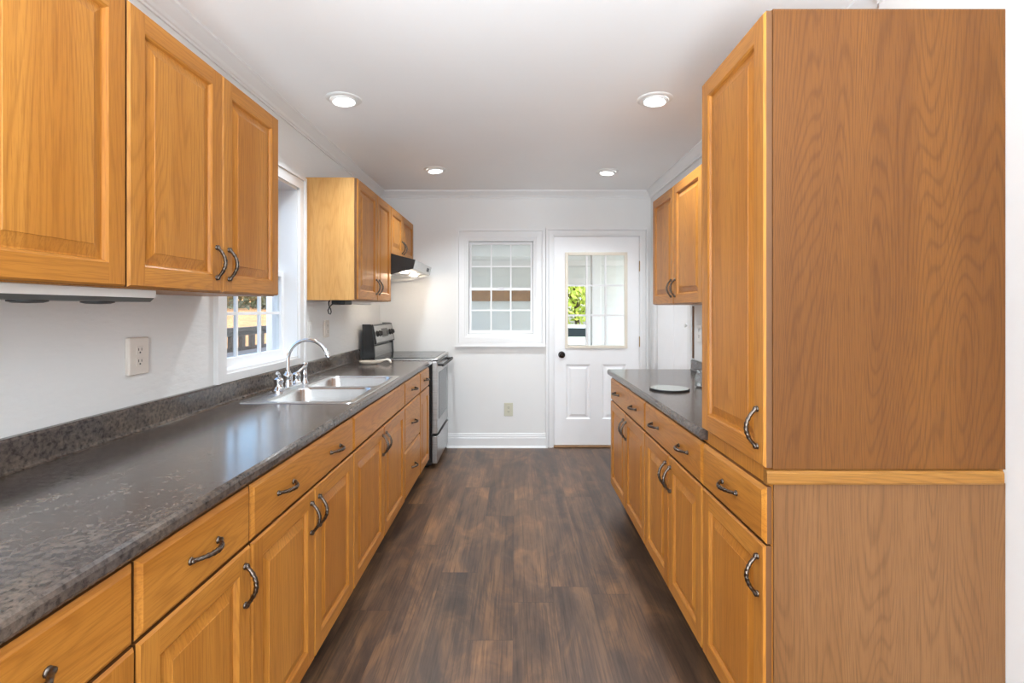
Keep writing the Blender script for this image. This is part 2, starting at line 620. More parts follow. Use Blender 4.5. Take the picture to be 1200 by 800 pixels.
# right wall: three stretches at slightly different depth, the last one holding a closet opening
CY0, CY1, CZ1 = 3.80, 4.69, 2.03
bm = nb(); box(bm, XR, XRA + TH, 0.30, 1.765, 0, ZC); struct('wall_right', bm, M['wall'])
bm = nb(); box(bm, XRF, XRA, 1.765, 3.53, 0, 2.10); box(bm, XRA, XRA + TH, 1.765, 3.53, 0, ZC); struct('wall_right_counter', bm, M['wall'])
bm = nb()
box(bm, XRA, XRA + TH, 3.53, CY0, 0, ZC)
box(bm, XRA, XRA + TH, CY1, YE, 0, ZC)
box(bm, XRA, XRA + TH, CY0, CY1, CZ1, ZC)
box(bm, XRA + TH, XRA + TH + 0.02, CY0 - 0.02, CY1 + 0.02, 0, CZ1 + 0.02)
struct('wall_right_closet', bm, M['wall'])

# dining room behind the camera, open to the kitchen; openings in its far wall shaped for the added lamps
bm = nb()
box(bm, -3.2, -3.05, YB, 0.45, 0, ZC)
box(bm, 3.05, 3.2, YB, 0.45, 0, ZC)
box(bm, -3.05, XL, 0.30, 0.45, 0, ZC)
box(bm, XRA + TH, 3.05, 0.30, 0.45, 0, ZC)
box(bm, -3.2, -2.9, YB - 0.15, YB, 0, ZC)
box(bm, -1.3, 0.5, YB - 0.15, YB, 0, ZC)
box(bm, 1.3, 3.2, YB - 0.15, YB, 0, ZC)
box(bm, -2.9, -1.3, YB - 0.15, YB, 2.2, ZC)
box(bm, 0.5, 1.3, YB - 0.15, YB, 2.2, ZC)
struct('wall_rear', bm, M['wall'])

# crown moulding
CR = [(0.0, 0.0), (0.058, 0.0), (0.058, -0.010), (0.050, -0.016), (0.036, -0.030), (0.020, -0.046), (0.014, -0.058), (0.008, -0.062), (0.008, -0.072), (0.0, -0.072)]
bm = nb(); extrude_y(bm, [(XL + a, ZC + b) for a, b in CR], 0.30, YE); struct('trim_crown_left', bm, M['trim'])
bm = nb(); extrude_x(bm, [(YE - a, ZC + b) for a, b in CR], XL, XRA); struct('trim_crown_end', bm, M['trim'])
bm = nb()
extrude_y(bm, [(XR - a, ZC + b) for a, b in CR], 0.45, 1.765)
extrude_y(bm, [(XRA - a, ZC + b) for a, b in CR], 1.765, YE)
struct('trim_crown_right', bm, M['trim'])

# baseboard on the end wall
BB = [(0, 0), (0.016, 0), (0.016, 0.092), (0.011, 0.098), (0.011, 0.112), (0.007, 0.124), (0.007, 0.132), (0.0, 0.138)]
bm = nb(); extrude_x(bm, [(YE - a, b) for a, b in BB], -0.66, 0.298); struct('baseboard_end', bm, M['trim'])
bm = nb(); extrude_x(bm, [(YE - 0.016, 0), (YE - 0.030, 0), (YE - 0.026, 0.012), (YE - 0.016, 0.018)], -0.66, 0.298); struct('trim_shoe', bm, M['trim'])


def casing_end(bm, x0, x1, z0, z1, w, bottom):
    """flat casing with a raised outer band and an inner bead around an opening in the end wall"""
    steps = [(0.0, 0.014, 0.008), (0.014, w * 0.60, 0.018), (w * 0.60, w * 0.74, 0.008), (w * 0.74, w, 0.030)]
    for a, b, d in steps:
        box(bm, x0 - b, x0 - a, YE - d, YE, z0 - (b if bottom else 0), z1 + b)
        box(bm, x1 + a, x1 + b, YE - d, YE, z0 - (b if bottom else 0), z1 + b)
        box(bm, x0 - a, x1 + a, YE - d, YE, z1 + a, z1 + b)
        if bottom:
            box(bm, x0 - a, x1 + a, YE - d, YE, z0 - b, z0 - a)


bm = nb()
casing_end(bm, EWX0, EWX1, EWZ0, EWZ1, 0.098, True)
box(bm, EWX0 - 0.112, EWX1 + 0.104, YE - 0.034, YE, EWZ0 - 0.108, EWZ0 - 0.094)
struct('trim_window_end', bm, M['trim'])
bm = nb()
casing_end(bm, DX0, DX1, 0.0, DZ1, 0.075, False)
box(bm, DX0, DX0 + 0.004, YE, YE + 0.14, 0, DZ1)
box(bm, DX1 - 0.004, DX1, YE, YE + 0.14, 0, DZ1)
box(bm, DX0, DX1, YE, YE + 0.14, DZ1 - 0.004, DZ1)
struct('trim_door_end', bm, M['trim'])
bm = nb(); box(bm, DX0, DX1, YE - 0.01, YE + 0.14, 0.0005, 0.016, bev=0.003); struct('trim_threshold', bm, M['threshold'])


def sash_xz(bm, x0, x1, z0, z1, y, t, stile, top, bot, nx, nz, mw=0.014):
    """window sash in a plane of constant y: frame and muntins"""
    box(bm, x0, x0 + stile, y, y + t, z0, z1)
    box(bm, x1 - stile, x1, y, y + t, z0, z1)
    box(bm, x0 + stile, x1 - stile, y, y + t, z0, z0 + bot)
    box(bm, x0 + stile, x1 - stile, y, y + t, z1 - top, z1)
    gx0, gx1, gz0, gz1 = x0 + stile, x1 - stile, z0 + bot, z1 - top
    for i in range(1, nx):
        c = gx0 + (gx1 - gx0) * i / nx
        box(bm, c - mw / 2, c + mw / 2, y + t * 0.2, y + t * 0.8, gz0, gz1)
    for i in range(1, nz):
        c = gz0 + (gz1 - gz0) * i / nz
        box(bm, gx0, gx1, y + t * 0.25, y + t * 0.75, c - mw / 2, c + mw / 2)
    return gx0, gx1, gz0, gz1


# window_1: double-hung in the end wall, looking into the porch
w1 = thing('window_1', None, None, (-0.14, YE + 0.07, EWZ0)); w1['kind'] = 'structure'
zm = 1.53
bm = nb()
for a, b in ((EWX0, EWX0 + 0.018), (EWX1 - 0.018, EWX1)):
    box(bm, a, b, YE + 0.002, YE + 0.138, EWZ0, EWZ1)
box(bm, EWX0 + 0.018, EWX1 - 0.018, YE + 0.002, YE + 0.138, EWZ1 - 0.018, EWZ1)
box(bm, EWX0 + 0.018, EWX1 - 0.018, YE + 0.002, YE + 0.138, EWZ0, EWZ0 + 0.016)
obj('window_frame', bm, M['trim'], w1)
bm = nb(); gu = sash_xz(bm, EWX0 + 0.02, EWX1 - 0.02, zm - 0.012, EWZ1 - 0.02, YE + 0.085, 0.03, 0.022, 0.025, 0.022, 3, 2)
obj('upper_sash', bm, M['vinyl'], w1)
bm = nb(); gl_ = sash_xz(bm, EWX0 + 0.02, EWX1 - 0.02, EWZ0 + 0.018, zm + 0.014, YE + 0.050, 0.03, 0.024, 0.026, 0.030, 3, 2)
obj('lower_sash', bm, M['vinyl'], w1)
bm = nb()
box(bm, gu[0], gu[1], YE + 0.0985, YE + 0.1015, gu[2], gu[3])
box(bm, gl_[0], gl_[1], YE + 0.0635, YE + 0.0665, gl_[2], gl_[3])
obj('glass', bm, M['glass'], w1)
bm = nb(); box(bm, -0.17, -0.11, YE + 0.034, YE + 0.052, zm + 0.006, zm + 0.018, bev=0.003); obj('sash_lock', bm, M['vinyl'], w1)

# window_2: double-hung over the sink
w2 = thing('window_2', None, None, (XL - 0.08, (WY0 + WY1) / 2, WZ0)); w2['kind'] = 'structure'
bm = nb()
box(bm, XL - TH, XL, WY0, WY0 + 0.012, WZ0, WZ1)
box(bm, XL - TH, XL, WY1 - 0.012, WY1, WZ0, WZ1)
box(bm, XL - TH, XL, WY0, WY1, WZ1 - 0.012, WZ1)
box(bm, XL - TH, XL, WY0, WY1, WZ0, WZ0 + 0.012)
obj('window_frame', bm, M['trim'], w2)


def sash_yz(bm, y0, y1, z0, z1, x, t, stile, top, bot, ny, nz, mw=0.016):
    box(bm, x, x - t, y0, y0 + stile, z0, z1)
    box(bm, x, x - t, y1 - stile, y1, z0, z1)
    box(bm, x, x - t, y0 + stile, y1 - stile, z0, z0 + bot)
    box(bm, x, x - t, y0 + stile, y1 - stile, z1 - top, z1)
    a0, a1, b0, b1 = y0 + stile, y1 - stile, z0 + bot, z1 - top
    for i in range(1, ny):
        c = a0 + (a1 - a0) * i / ny
        box(bm, x - t * 0.25, x - t * 0.75, c - mw / 2, c + mw / 2, b0, b1)
    for i in range(1, nz):
        c = b0 + (b1 - b0) * i / nz
        box(bm, x - t * 0.3, x - t * 0.7, a0, a1, c - mw / 2, c + mw / 2)
    return a0, a1, b0, b1


bm = nb(); ga = sash_yz(bm, WY0 + 0.012, WY1 - 0.012, 1.525, WZ1 - 0.012, XL - 0.115, 0.03, 0.028, 0.03, 0.026, 3, 2)
obj('upper_sash', bm, M['vinyl'], w2)
bm = nb(); gb = sash_yz(bm, WY0 + 0.012, WY1 - 0.012, WZ0 + 0.012, 1.553, XL - 0.082, 0.03, 0.028, 0.026, 0.042, 3, 2)
obj('lower_sash', bm, M['vinyl'], w2)
bm = nb()
box(bm, XL - 0.1285, XL - 0.1315, ga[0], ga[1], ga[2], ga[3])
box(bm, XL - 0.0955, XL - 0.0985, gb[0], gb[1], gb[2], gb[3])
obj('glass', bm, M['glass'], w2)
bm = nb()
cw = 0.078
for a, b, d in ((0.0, 0.05, 0.014), (0.05, 0.058, 0.010), (0.058, cw, 0.022)):
    zb = 1.0035
    box(bm, XL, XL + d, WY0 - b, WY0 - a, zb, WZ1 + b)
    box(bm, XL, XL + d, WY1 + a, WY1 + b, zb, WZ1 + b)
    box(bm, XL, XL + d, WY0 - a, WY1 + a, WZ1 + a, WZ1 + b)
box(bm, XL, XL + 0.014, WY0, WY1, 1.0035, WZ0)
struct('trim_window_left', bm, M['trim'])

# door_1: white half-lite door with two lower panels
d1 = thing('door_1', None, None, ((DX0 + DX1) / 2, YE + 0.03, 0.018)); d1['kind'] = 'structure'
LX0, LX1, LZ0, LZ1 = 0.488, 1.076, 0.962, 1.876     # outside of the lite frame
PX0, PX1 = DX0 + 0.006, DX1 - 0.006
DB, DT = 0.020, DZ1 - 0.006
yd0, yd1 = YE + 0.014, YE + 0.056
bm = nb()
box(bm, PX0, LX0, yd0, yd1, DB, DT)
box(bm, LX1, PX1, yd0, yd1, DB, DT)
box(bm, LX0, LX1, yd0, yd1, LZ1, DT)
pz0, pz1 = 0.27, 0.80
pa0, pa1, pb0, pb1 = 0.492, 0.724, 0.842, 1.072
box(bm, LX0, LX1, yd0, yd1, DB, pz0)
box(bm, LX0, LX1, yd0, yd1, pz1, LZ0)
box(bm, LX0, pa0, yd0, yd1, pz0, pz1)
box(bm, pa1, pb0, yd0, yd1, pz0, pz1)
box(bm, pb1, LX1, yd0, yd1, pz0, pz1)
for a, b in ((pa0, pa1), (pb0, pb1)):
    box(bm, a, b, yd0 + 0.014, yd1, pz0, pz1)
    rr = [(0.0, 0.0), (0.012, 0.013), (0.024, 0.013), (0.046, 0.003)]
    for (i0, e0), (i1, e1) in zip(rr, rr[1:]):
        A = [(a + i0, pz0 + i0), (b - i0, pz0 + i0), (b - i0, pz1 - i0), (a + i0, pz1 - i0)]
        B = [(a + i1, pz0 + i1), (b - i1, pz0 + i1), (b - i1, pz1 - i1), (a + i1, pz1 - i1)]
        for k in range(4):
            k2 = (k + 1) % 4
            quad(bm, [(A[k][0], yd0 + e0, A[k][1]), (A[k2][0], yd0 + e0, A[k2][1]), (B[k2][0], yd0 + e1, B[k2][1]), (B[k][0], yd0 + e1, B[k][1])])
    i1 = 0.046
    quad(bm, [(a + i1, yd0 + 0.003, pz0 + i1), (b - i1, yd0 + 0.003, pz0 + i1), (b - i1, yd0 + 0.003, pz1 - i1), (a + i1, yd0 + 0.003, pz1 - i1)])
obj('door_slab', bm, M['door'], d1)
bm = nb()
fw = 0.022
box(bm, LX0 - 0.008, LX0 + fw, yd0 - 0.012, yd0 + 0.004, LZ0 - 0.008, LZ1 + 0.008, bev=0.003)
box(bm, LX1 - fw, LX1 + 0.008, yd0 - 0.012, yd0 + 0.004, LZ0 - 0.008, LZ1 + 0.008, bev=0.003)
box(bm, LX0 + fw, LX1 - fw, yd0 - 0.012, yd0 + 0.004, LZ0 - 0.008, LZ0 + fw, bev=0.003)
box(bm, LX0 + fw, LX1 - fw, yd0 - 0.012, yd0 + 0.004, LZ1 - fw, LZ1 + 0.008, bev=0.003)
tag(obj('lite_frame', bm, M['cream_putty'], d1), 'cream bead frame around the door glass')
bm = nb()
ax0, ax1, az0, az1 = LX0 + fw, LX1 - fw, LZ0 + fw, LZ1 - fw
for i in (1, 2):
    c = ax0 + (ax1 - ax0) * i / 3
    box(bm, c - 0.009, c + 0.009, yd0 - 0.006, yd0 + 0.010, az0, az1)
    c = az0 + (az1 - az0) * i / 3
    box(bm, ax0, ax1, yd0 - 0.004, yd0 + 0.008, c - 0.009, c + 0.009)
obj('muntin_grid', bm, M['trim'], d1)
bm = nb(); box(bm, LX0 + 0.004, LX1 - 0.004, yd0 + 0.012, yd0 + 0.016, LZ0 + 0.004, LZ1 - 0.004); obj('glass', bm, M['glass'], d1)
bm = nb()
kz, kx = 0.893, 0.448
lathe(bm, [(0.032, 0.0), (0.033, -0.006), (0.028, -0.012), (0.012, -0.014), (0.011, -0.030), (0.022, -0.038), (0.029, -0.050), (0.027, -0.062), (0.014, -0.069), (0.0, -0.070)], (kx, yd0, kz), 'Y', 24)
tag(obj('door_knob', bm, M['bronze'], d1, True), 'dark bronze knob')
for hz in (1.75, 1.02, 0.25):
    bm = nb()
    lathe(bm, [(0.0, -0.054), (0.004, -0.052), (0.0065, -0.048), (0.0065, 0.048), (0.004, 0.052), (0.0, 0.054)], (DX1 - 0.002, YE + 0.006, hz), 'Z', 10)
    box(bm, DX1 - 0.005, DX1 - 0.002, YE + 0.006, YE + 0.03, hz - 0.046, hz + 0.046)
    tag(obj('hinge', bm, M['brass'], d1), 'aged brass hinge')

# door_2: white bifold closet door in the right wall, past the counter
d2 = thing('door_2', None, None, (XRA + 0.03, (CY0 + CY1) / 2, 0.0)); d2['kind'] = 'structure'
ym = 4.20
for a, b in ((CY0 + 0.012, ym - 0.002), (ym + 0.002, CY1 - 0.012)):
    bm = nb()
    box(bm, XRA + 0.012, XRA + 0.040, a, b, 0.012, CZ1 - 0.016, bev=0.003)
    obj('door_leaf', bm, M['door'], d2)
bm = nb()
lathe(bm, [(0.008, 0.0), (0.008, -0.012), (0.015, -0.018), (0.016, -0.026), (0.0, -0.030)], (XRA + 0.013, 3.86, 1.21), 'X', 16)
tag(obj('door_knob', bm, M['white_plastic'], d2, True), 'small white pull')
bm = nb()
for a, b in ((CY0 - 0.065, CY0), (CY1, CY1 + 0.065)):
    box(bm, XRA - 0.014, XRA, a, b, 0, CZ1 + 0.065, bev=0.003)
box(bm, XRA - 0.014, XRA, CY0, CY1, CZ1, CZ1 + 0.065, bev=0.003)
struct('trim_closet', bm, M['trim'])
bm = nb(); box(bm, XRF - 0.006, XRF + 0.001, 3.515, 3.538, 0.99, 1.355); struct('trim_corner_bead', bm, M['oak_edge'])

# ------------------------------------------------------------------ cabinet builders


def raised_door(bm, fx, sg, y0, y1, z0, z1, t=0.021, fr=0.056):
    """raised-panel door; sg=+1 faces +x. slots: 0 vertical grain, 1 lengthwise grain"""
    def P(u, v, d):
        return (fx - sg * d, u, v)

    def ring(i):
        return [(y0 + i, z0 + i), (y1 - i, z0 + i), (y1 - i, z1 - i), (y0 + i, z1 - i)]

    def band(i0, d0, i1, d1_, mis):
        A, B = ring(i0), ring(i1)
        for k in range(4):
            k2 = (k + 1) % 4
            quad(bm, [P(*A[k], d0), P(*A[k2], d0), P(*B[k2], d1_), P(*B[k], d1_)], mis[k % 2])
    quad(bm, [P(u, v, t) for u, v in ring(0)], 0)
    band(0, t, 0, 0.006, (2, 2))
    band(0, 0.006, 0.005, 0.0, (1, 0))
    # flat frame with butt joints: stiles run through, rails sit between
    a, f = 0.005, fr
    quad(bm, [P(y0 + a, z0 + a, 0), P(y0 + f, z0 + a, 0), P(y0 + f, z1 - a, 0), P(y0 + a, z1 - a, 0)], 0)
    quad(bm, [P(y1 - f, z0 + a, 0), P(y1 - a, z0 + a, 0), P(y1 - a, z1 - a, 0), P(y1 - f, z1 - a, 0)], 0)
    quad(bm, [P(y0 + f, z0 + a, 0), P(y1 - f, z0 + a, 0), P(y1 - f, z0 + f, 0), P(y0 + f, z0 + f, 0)], 1)
    quad(bm, [P(y0 + f, z1 - f, 0), P(y1 - f, z1 - f, 0), P(y1 - f, z1 - a, 0), P(y0 + f, z1 - a, 0)], 1)
    band(f, 0.0, f + 0.005, 0.004, (1, 0))
    band(f + 0.005, 0.004, f + 0.008, 0.011, (1, 0))
    band(f + 0.008, 0.011, f + 0.012, 0.0115, (0, 0))
    band(f + 0.012, 0.0115, f + 0.040, 0.0035, (0, 0))
    band(f + 0.040, 0.0035, f + 0.041, 0.002, (0, 0))
    quad(bm, [P(u, v, 0.002) for u, v in ring(f + 0.041)], 0)
    bmesh.ops.remove_doubles(bm, verts=bm.verts, dist=1e-5)


def slab_front(bm, fx, sg, y0, y1, z0, z1, t=0.021):
    """drawer front with a shaped edge all round, grain lengthwise"""
    def P(u, v, d):
        return (fx - sg * d, u, v)

    def ring(i):
        return [(y0 + i, z0 + i), (y1 - i, z0 + i), (y1 - i, z1 - i), (y0 + i, z1 - i)]
    pr = [(0, t), (0, 0.009), (0.003, 0.006), (0.008, 0.003), (0.012, 0.0)]
    quad(bm, [P(u, v, t) for u, v in ring(0)], 0)
    for (i0, d0), (i1, d1_) in zip(pr, pr[1:]):
        A, B = ring(i0), ring(i1)
        for k in range(4):
            k2 = (k + 1) % 4
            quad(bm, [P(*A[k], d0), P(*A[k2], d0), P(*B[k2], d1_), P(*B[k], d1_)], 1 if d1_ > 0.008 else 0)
    quad(bm, [P(u, v, 0) for u, v in ring(0.012)], 0)
    bmesh.ops.remove_doubles(bm, verts=bm.verts, dist=1e-5)


# one twisted pull, mesh shared by all of them: length along z, arch towards +x
def pull_mesh():
    bm = nb()
    pts, rad = [], []
    N = 36
    for i in range(N + 1):
        t_ = i / N
        z = -0.056 + 0.112 * t_
        e = min(t_, 1 - t_)
        if e < 0.10:
            x = 0.0045 + 0.004 * (e / 0.10)
            r = 0.0062 - 0.0012 * abs(e - 0.05) / 0.05
        else:
            q = (e - 0.10) / 0.40
            x = 0.0085 + 0.0215 * math.sin(q * math.pi / 2) ** 0.8
            r = 0.0048 + 0.0012 * q
        pts.append((x, 0, z))
        rad.append(r)

    def mod(a, t_):
        e = min(t_, 1 - t_)
        return 1.0 + (0.20 * math.cos(2 * a + t_ * 60) if e > 0.2 else 0.0)
    sweep(bm, pts, rad, 12, mod=mod)
    for s in (-1, 1):
        lathe(bm, [(0.0085, -0.0005), (0.0085, 0.002), (0.006, 0.005), (0.0, 0.006)], (0, 0, s * 0.050), 'X', 12)
    for f in bm.faces:
        f.smooth = True
    me = bpy.data.meshes.new('pull')
    bmesh.ops.recalc_face_normals(bm, faces=bm.faces)
    bm.to_mesh(me)
    bm.free()
    me.materials.append(M['pewter'])
    return me


PULL = pull_mesh()


def pull(parent, x, sg, y, z, lengthwise):
    o = bpy.data.objects.new('handle', PULL)
    COL.objects.link(o)
    o.parent = parent
    o.location = Vector((x, y, z)) - wpos(parent)
    rz = 0 if sg > 0 else math.pi
    o.rotation_euler = (math.pi / 2 if lengthwise else 0, 0, rz)
    o['label'] = 'twisted pewter pull'
    return o


G = 0.0035                      # gap round doors and drawer fronts


def base_cabinet(label, fx, sg, back, y0, y1, zk, zt, drawers, doors, group=None, mats=None):
    """drawers = [(z0, z1, [handle y])]; doors = [(ya, yb, handle y or None)]"""
    frame = fx - sg * 0.021
    t_ = thing('base_cabinet', label, 'cabinet', (0.5 * (frame + back), 0.5 * (y0 + y1), 0.0))
    if group:
        t_['group'] = group
    bm = nb()
    box(bm, frame, back + sg * 0.001, y0 + 0.0005, y1 - 0.0005, zk, zt, 0)
    obj('cabinet_box', bm, mats or M['oak_v'], t_)
    bm = nb()
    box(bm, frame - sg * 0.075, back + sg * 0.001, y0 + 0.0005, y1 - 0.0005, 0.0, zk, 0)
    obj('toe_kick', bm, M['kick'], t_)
    for z0, z1, hs in drawers:
        bm = nb()
        slab_front(bm, fx, sg, y0 + G, y1 - G, z0, z1)
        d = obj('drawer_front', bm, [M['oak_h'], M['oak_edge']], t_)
        for h in hs:
            pull(d, fx, sg, h, (z0 + z1) / 2, True)
    for ya, yb, z0, z1, h in doors:
        bm = nb()
        raised_door(bm, fx, sg, ya, yb, z0, z1)
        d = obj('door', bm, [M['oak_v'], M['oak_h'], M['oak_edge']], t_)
        if h is not None:
            pull(d, fx, sg, h, z1 - 0.092, False)
    return t_


FL, FR = -0.697, 0.650          # planes of the left and right fronts
ZKL, ZKR, ZT = 0.115, 0.140, 0.876
DZ0, DZ1_ = 0.7165, 0.866
OZ1 = 0.7115


def two(y0, y1):
    m = (y0 + y1) / 2
    return m


LG = 'oak base cabinets under the left counter'
b = [0.472, 0.928, 1.331, 2.171, 3.178, 3.692, 4.075]
zk = ZKL + 0.004
base_cabinet('oak base cabinet nearest the camera on the left, mostly cut off by the photo edge', FL, 1, XL, b[0], b[1], ZKL, ZT,
             [(DZ0, DZ1_, [0.70])], [(b[0] + G, b[1] - G, zk, OZ1, 0.51)], LG)
base_cabinet('single-door oak base cabinet with one drawer, second from the camera in the left run', FL, 1, XL, b[1], b[2], ZKL, ZT,
             [(DZ0, DZ1_, [1.13])], [(b[1] + G, b[2] - G, zk, OZ1, b[2] - 0.034)], LG)
m = two(b[2], b[3])
base_cabinet('oak base cabinet with wide two-handled drawer, just before the sink cabinet', FL, 1, XL, b[2], b[3], ZKL, ZT,
             [(DZ0, DZ1_, [1.53, 1.95])], [(b[2] + G, m - G / 2, zk, OZ1, m - 0.034), (m + G / 2, b[3] - G, zk, OZ1, m + 0.034)], LG)
m = two(b[3], b[4])
sc_ = base_cabinet('oak sink base cabinet with a plain false front above two doors', FL, 1, XL, b[3], b[4], ZKL, 0.715,
                   [(DZ0, DZ1_, [])], [(b[3] + G, m - G / 2, zk, OZ1, m - 0.034), (m + G / 2, b[4] - G, zk, OZ1, m + 0.034)], LG)
bm = nb()   # the upper part of the sink cabinet is only a frame, the bowls hang in it
box(bm, FL - 0.021, FL - 0.040, b[3] + 0.0005, b[4] - 0.0005, 0.7155, ZT)
box(bm, XL, FL - 0.040, b[3] + 0.0005, b[3] + 0.018, 0.7155, ZT)
box(bm, XL, FL - 0.040, b[4] - 0.018, b[4] - 0.0005, 0.7155, ZT)
obj('upper_frame', bm, M['oak_v'], sc_)
base_cabinet('narrow oak base cabinet with a stack of three drawers, beyond the sink', FL, 1, XL, b[4], b[5], ZKL, ZT,
             [(DZ0, DZ1_, [3.435]), (0.428, 0.7115, [3.435]), (zk, 0.423, [3.435])], [], LG)
base_cabinet('narrow oak base cabinet with one drawer and one door, next to the range', FL, 1, XL, b[5], b[6], ZKL, ZT,
             [(DZ0, DZ1_, [3.885])], [(b[5] + G, b[6] - G, zk, OZ1, None)], LG)

RG = 'oak base cabinets along the right side'
c = [1.309, 1.755, 2.531, 3.440]
zk = ZKR + 0.004
m = two(c[2], c[3])
base_cabinet('two-door oak base cabinet at the far end of the right run, near the white door', FR, -1, XRF, c[2], c[3], ZKR, ZT,
             [(DZ0, DZ1_, [2.76, 3.21])], [(c[2] + G, m - G / 2, zk, OZ1, m - 0.034), (m + G / 2, c[3] - G, zk, OZ1, m + 0.034)], RG)
m = two(c[1], c[2])
base_cabinet('two-door oak base cabinet in the right run, next to the tall cabinet', FR, -1, XRF, c[1], c[2], ZKR, ZT,
             [(DZ0, DZ1_, [1.95, 2.34])], [(c[1] + G, m - G / 2, zk, OZ1, m - 0.034), (m + G / 2, c[2] - G, zk, OZ1, m + 0.034)], RG)
t3 = base_cabinet('oak base cabinet under the tall cabinet, with one drawer, one door and pale end panel', FR, -1, XR, c[0] + 0.006, c[1], ZKR, 0.914,
                  [(DZ0, DZ1_, [1.53])], [(c[0] + G + 0.006, c[1] - G, zk, OZ1, c[0] + 0.042)], RG)
bm = nb(); box(bm, FR + 0.022, XR - 0.001, c[0], c[0] + 0.0055, 0.0, 0.879); tag(obj('end_panel', bm, M['oak_panel_pale'], t3), 'paler wood-grain end panel')
bm = nb(); extrude_x(bm, [(c[0] + 0.006, 0.879), (c[0] - 0.010, 0.879), (c[0] - 0.013, 0.884), (c[0] - 0.013, 0.908), (c[0] - 0.009, 0.914), (c[0] + 0.006, 0.914)], FR - 0.002, XR - 0.016)
tag(obj('edge_moulding', bm, M['oak_x'], t3), 'raw oak strip along the top of the end panel')

# ---- wall cabinets and the tall cabinet


def wall_cabinet(label, fx, sg, back, y0, y1, z0, z1, doors, name='wall_cabinet', hz=0.100, side=None, t0=0.021, group=None):
    frame = fx - sg * t0
    t_ = thing(name, label, 'cabinet', (0.5 * (frame + back), 0.5 * (y0 + y1), z0), group)
    bm = nb()
    box(bm, frame, back + sg * 0.001, y0 + 0.0005, y1 - 0.0005, z0, z1)
    obj('cabinet_box', bm, side or M['oak_v'], t_)
    for ya, yb, h in doors:
        bm = nb()
        raised_door(bm, fx, sg, ya, yb, z0 + 0.003, z1 - 0.003)
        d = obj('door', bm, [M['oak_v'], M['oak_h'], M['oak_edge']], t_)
        if h is not None:
            pull(d, fx, sg, h, z0 + hz, False)
    return t_


UG = 'oak wall cabinets on the left wall'
U0, U1 = 1.386, 2.128
wall_cabinet('oak wall cabinet cut off by the left photo edge, above the long light bar', -0.990, 1, XL, 0.47, 1.284, U0, U1,
             [(0.473, 0.874, None), (0.877, 1.282, None)], group=UG)
wall_cabinet('two-door oak wall cabinet above the near outlet, ending beside the sink window', -0.990, 1, XL, 1.286, 2.108, U0, U1,
             [(1.290, 1.702, 1.668), (1.705, 2.106, 1.739)], group=UG)
wall_cabinet('oak wall cabinet beyond the sink window, with pale side panel and two tall doors', -0.985, 1, XL, 3.142, 3.990, 1.390, 2.155,
             [(3.146, 3.593, 3.559), (3.597, 3.986, 3.631)], side=M['oak_side'], group=UG)
wall_cabinet('short two-door oak wall cabinet above the range hood', -0.985, 1, XL, 3.992, 4.860, 1.774, 2.155,
             [(3.996, 4.400, 4.366), (4.403, 4.856, 4.437)], hz=0.092, group=UG)
wall_cabinet('oak wall cabinet with two doors above the right counter', 0.965, -1, XRF, 2.600, 3.540, 1.362, 2.092,
             [(2.604, 3.076, 3.042), (3.080, 3.536, 3.114)])
tt = wall_cabinet('tall oak pantry cabinet at right, broad wood-grain side panel facing the camera', 0.648, -1, XR - 0.004, c[0] + 0.006, c[1], 0.915, 2.112,
                  [(c[0] + 0.003, c[1] - 0.002, c[0] + 0.040)], name='pantry_cabinet', hz=0.100, t0=0.020)
bm = nb(); box(bm, 0.6695, XR - 0.001, c[0], c[0] + 0.0055, 0.9155, 2.112); tag(obj('end_panel', bm, M['oak_panel'], tt), 'wood-grain side panel')

# ------------------------------------------------------------------ countertops
SY0, SY1, SX0, SX1 = 2.226, 3.150, -1.243, -0.718      # outside of the sink rim
CI = 0.018
CT, CB = 0.914, 0.8765
LXF = -0.689
front = [(LXF - 0.012, CB), (LXF - 0.004, CB + 0.003), (LXF, CB + 0.010), (LXF, CT - 0.012), (LXF - 0.003, CT - 0.004), (LXF - 0.010, CT)]
backp = [(XL + 0.030, CT), (XL + 0.024, CT + 0.003), (XL + 0.021, CT + 0.010), (XL + 0.021, 0.996), (XL + 0.017, 1.0025), (XL + 0.001, 1.003), (XL + 0.001, CB)]
bm = nb()
cy0, cy1 = 0.45, 4.180
extrude_y(bm, front + backp, cy0, SY0 + CI)
extrude_y(bm, front + backp, SY1 - CI, cy1)
extrude_y(bm, front + [(SX1 - CI, CT), (SX1 - CI, CB)], SY0 + CI, SY1 - CI)
extrude_y(bm, [(SX0 + CI, CB), (SX0 + CI, CT)] + backp, SY0 + CI, SY1 - CI)
ct = obj('countertop', bm, M['counter'])
tag(ct, 'long stone-look laminate countertop with backsplash, holding the sink on the left', 'countertop')

RXF = 0.641
frontr = [(RXF + 0.012, CB), (RXF + 0.004, CB + 0.003), (RXF, CB + 0.010), (RXF, CT - 0.012), (RXF + 0.003, CT - 0.004), (RXF + 0.010, CT)]
backr = [(XRF - 0.030, CT), (XRF - 0.025, CT + 0.004), (XRF - 0.023, CT + 0.010), (XRF - 0.023, 0.976), (XRF - 0.018, 0.982), (XRF - 0.001, 0.982), (XRF - 0.001, CB)]
bm = nb()
extrude_y(bm, frontr + backr, c[1] + 0.002, 3.515)
ct = obj('countertop', bm, M['counter'])
tag(ct, 'short stone-look laminate countertop on the right, ending against the tall cabinet', 'countertop')

# ------------------------------------------------------------------ sink
sk = thing('kitchen_sink', 'double-bowl stainless steel sink set into the left counter under the window', 'sink', ((SX0 + SX1) / 2, (SY0 + SY1) / 2, CT))


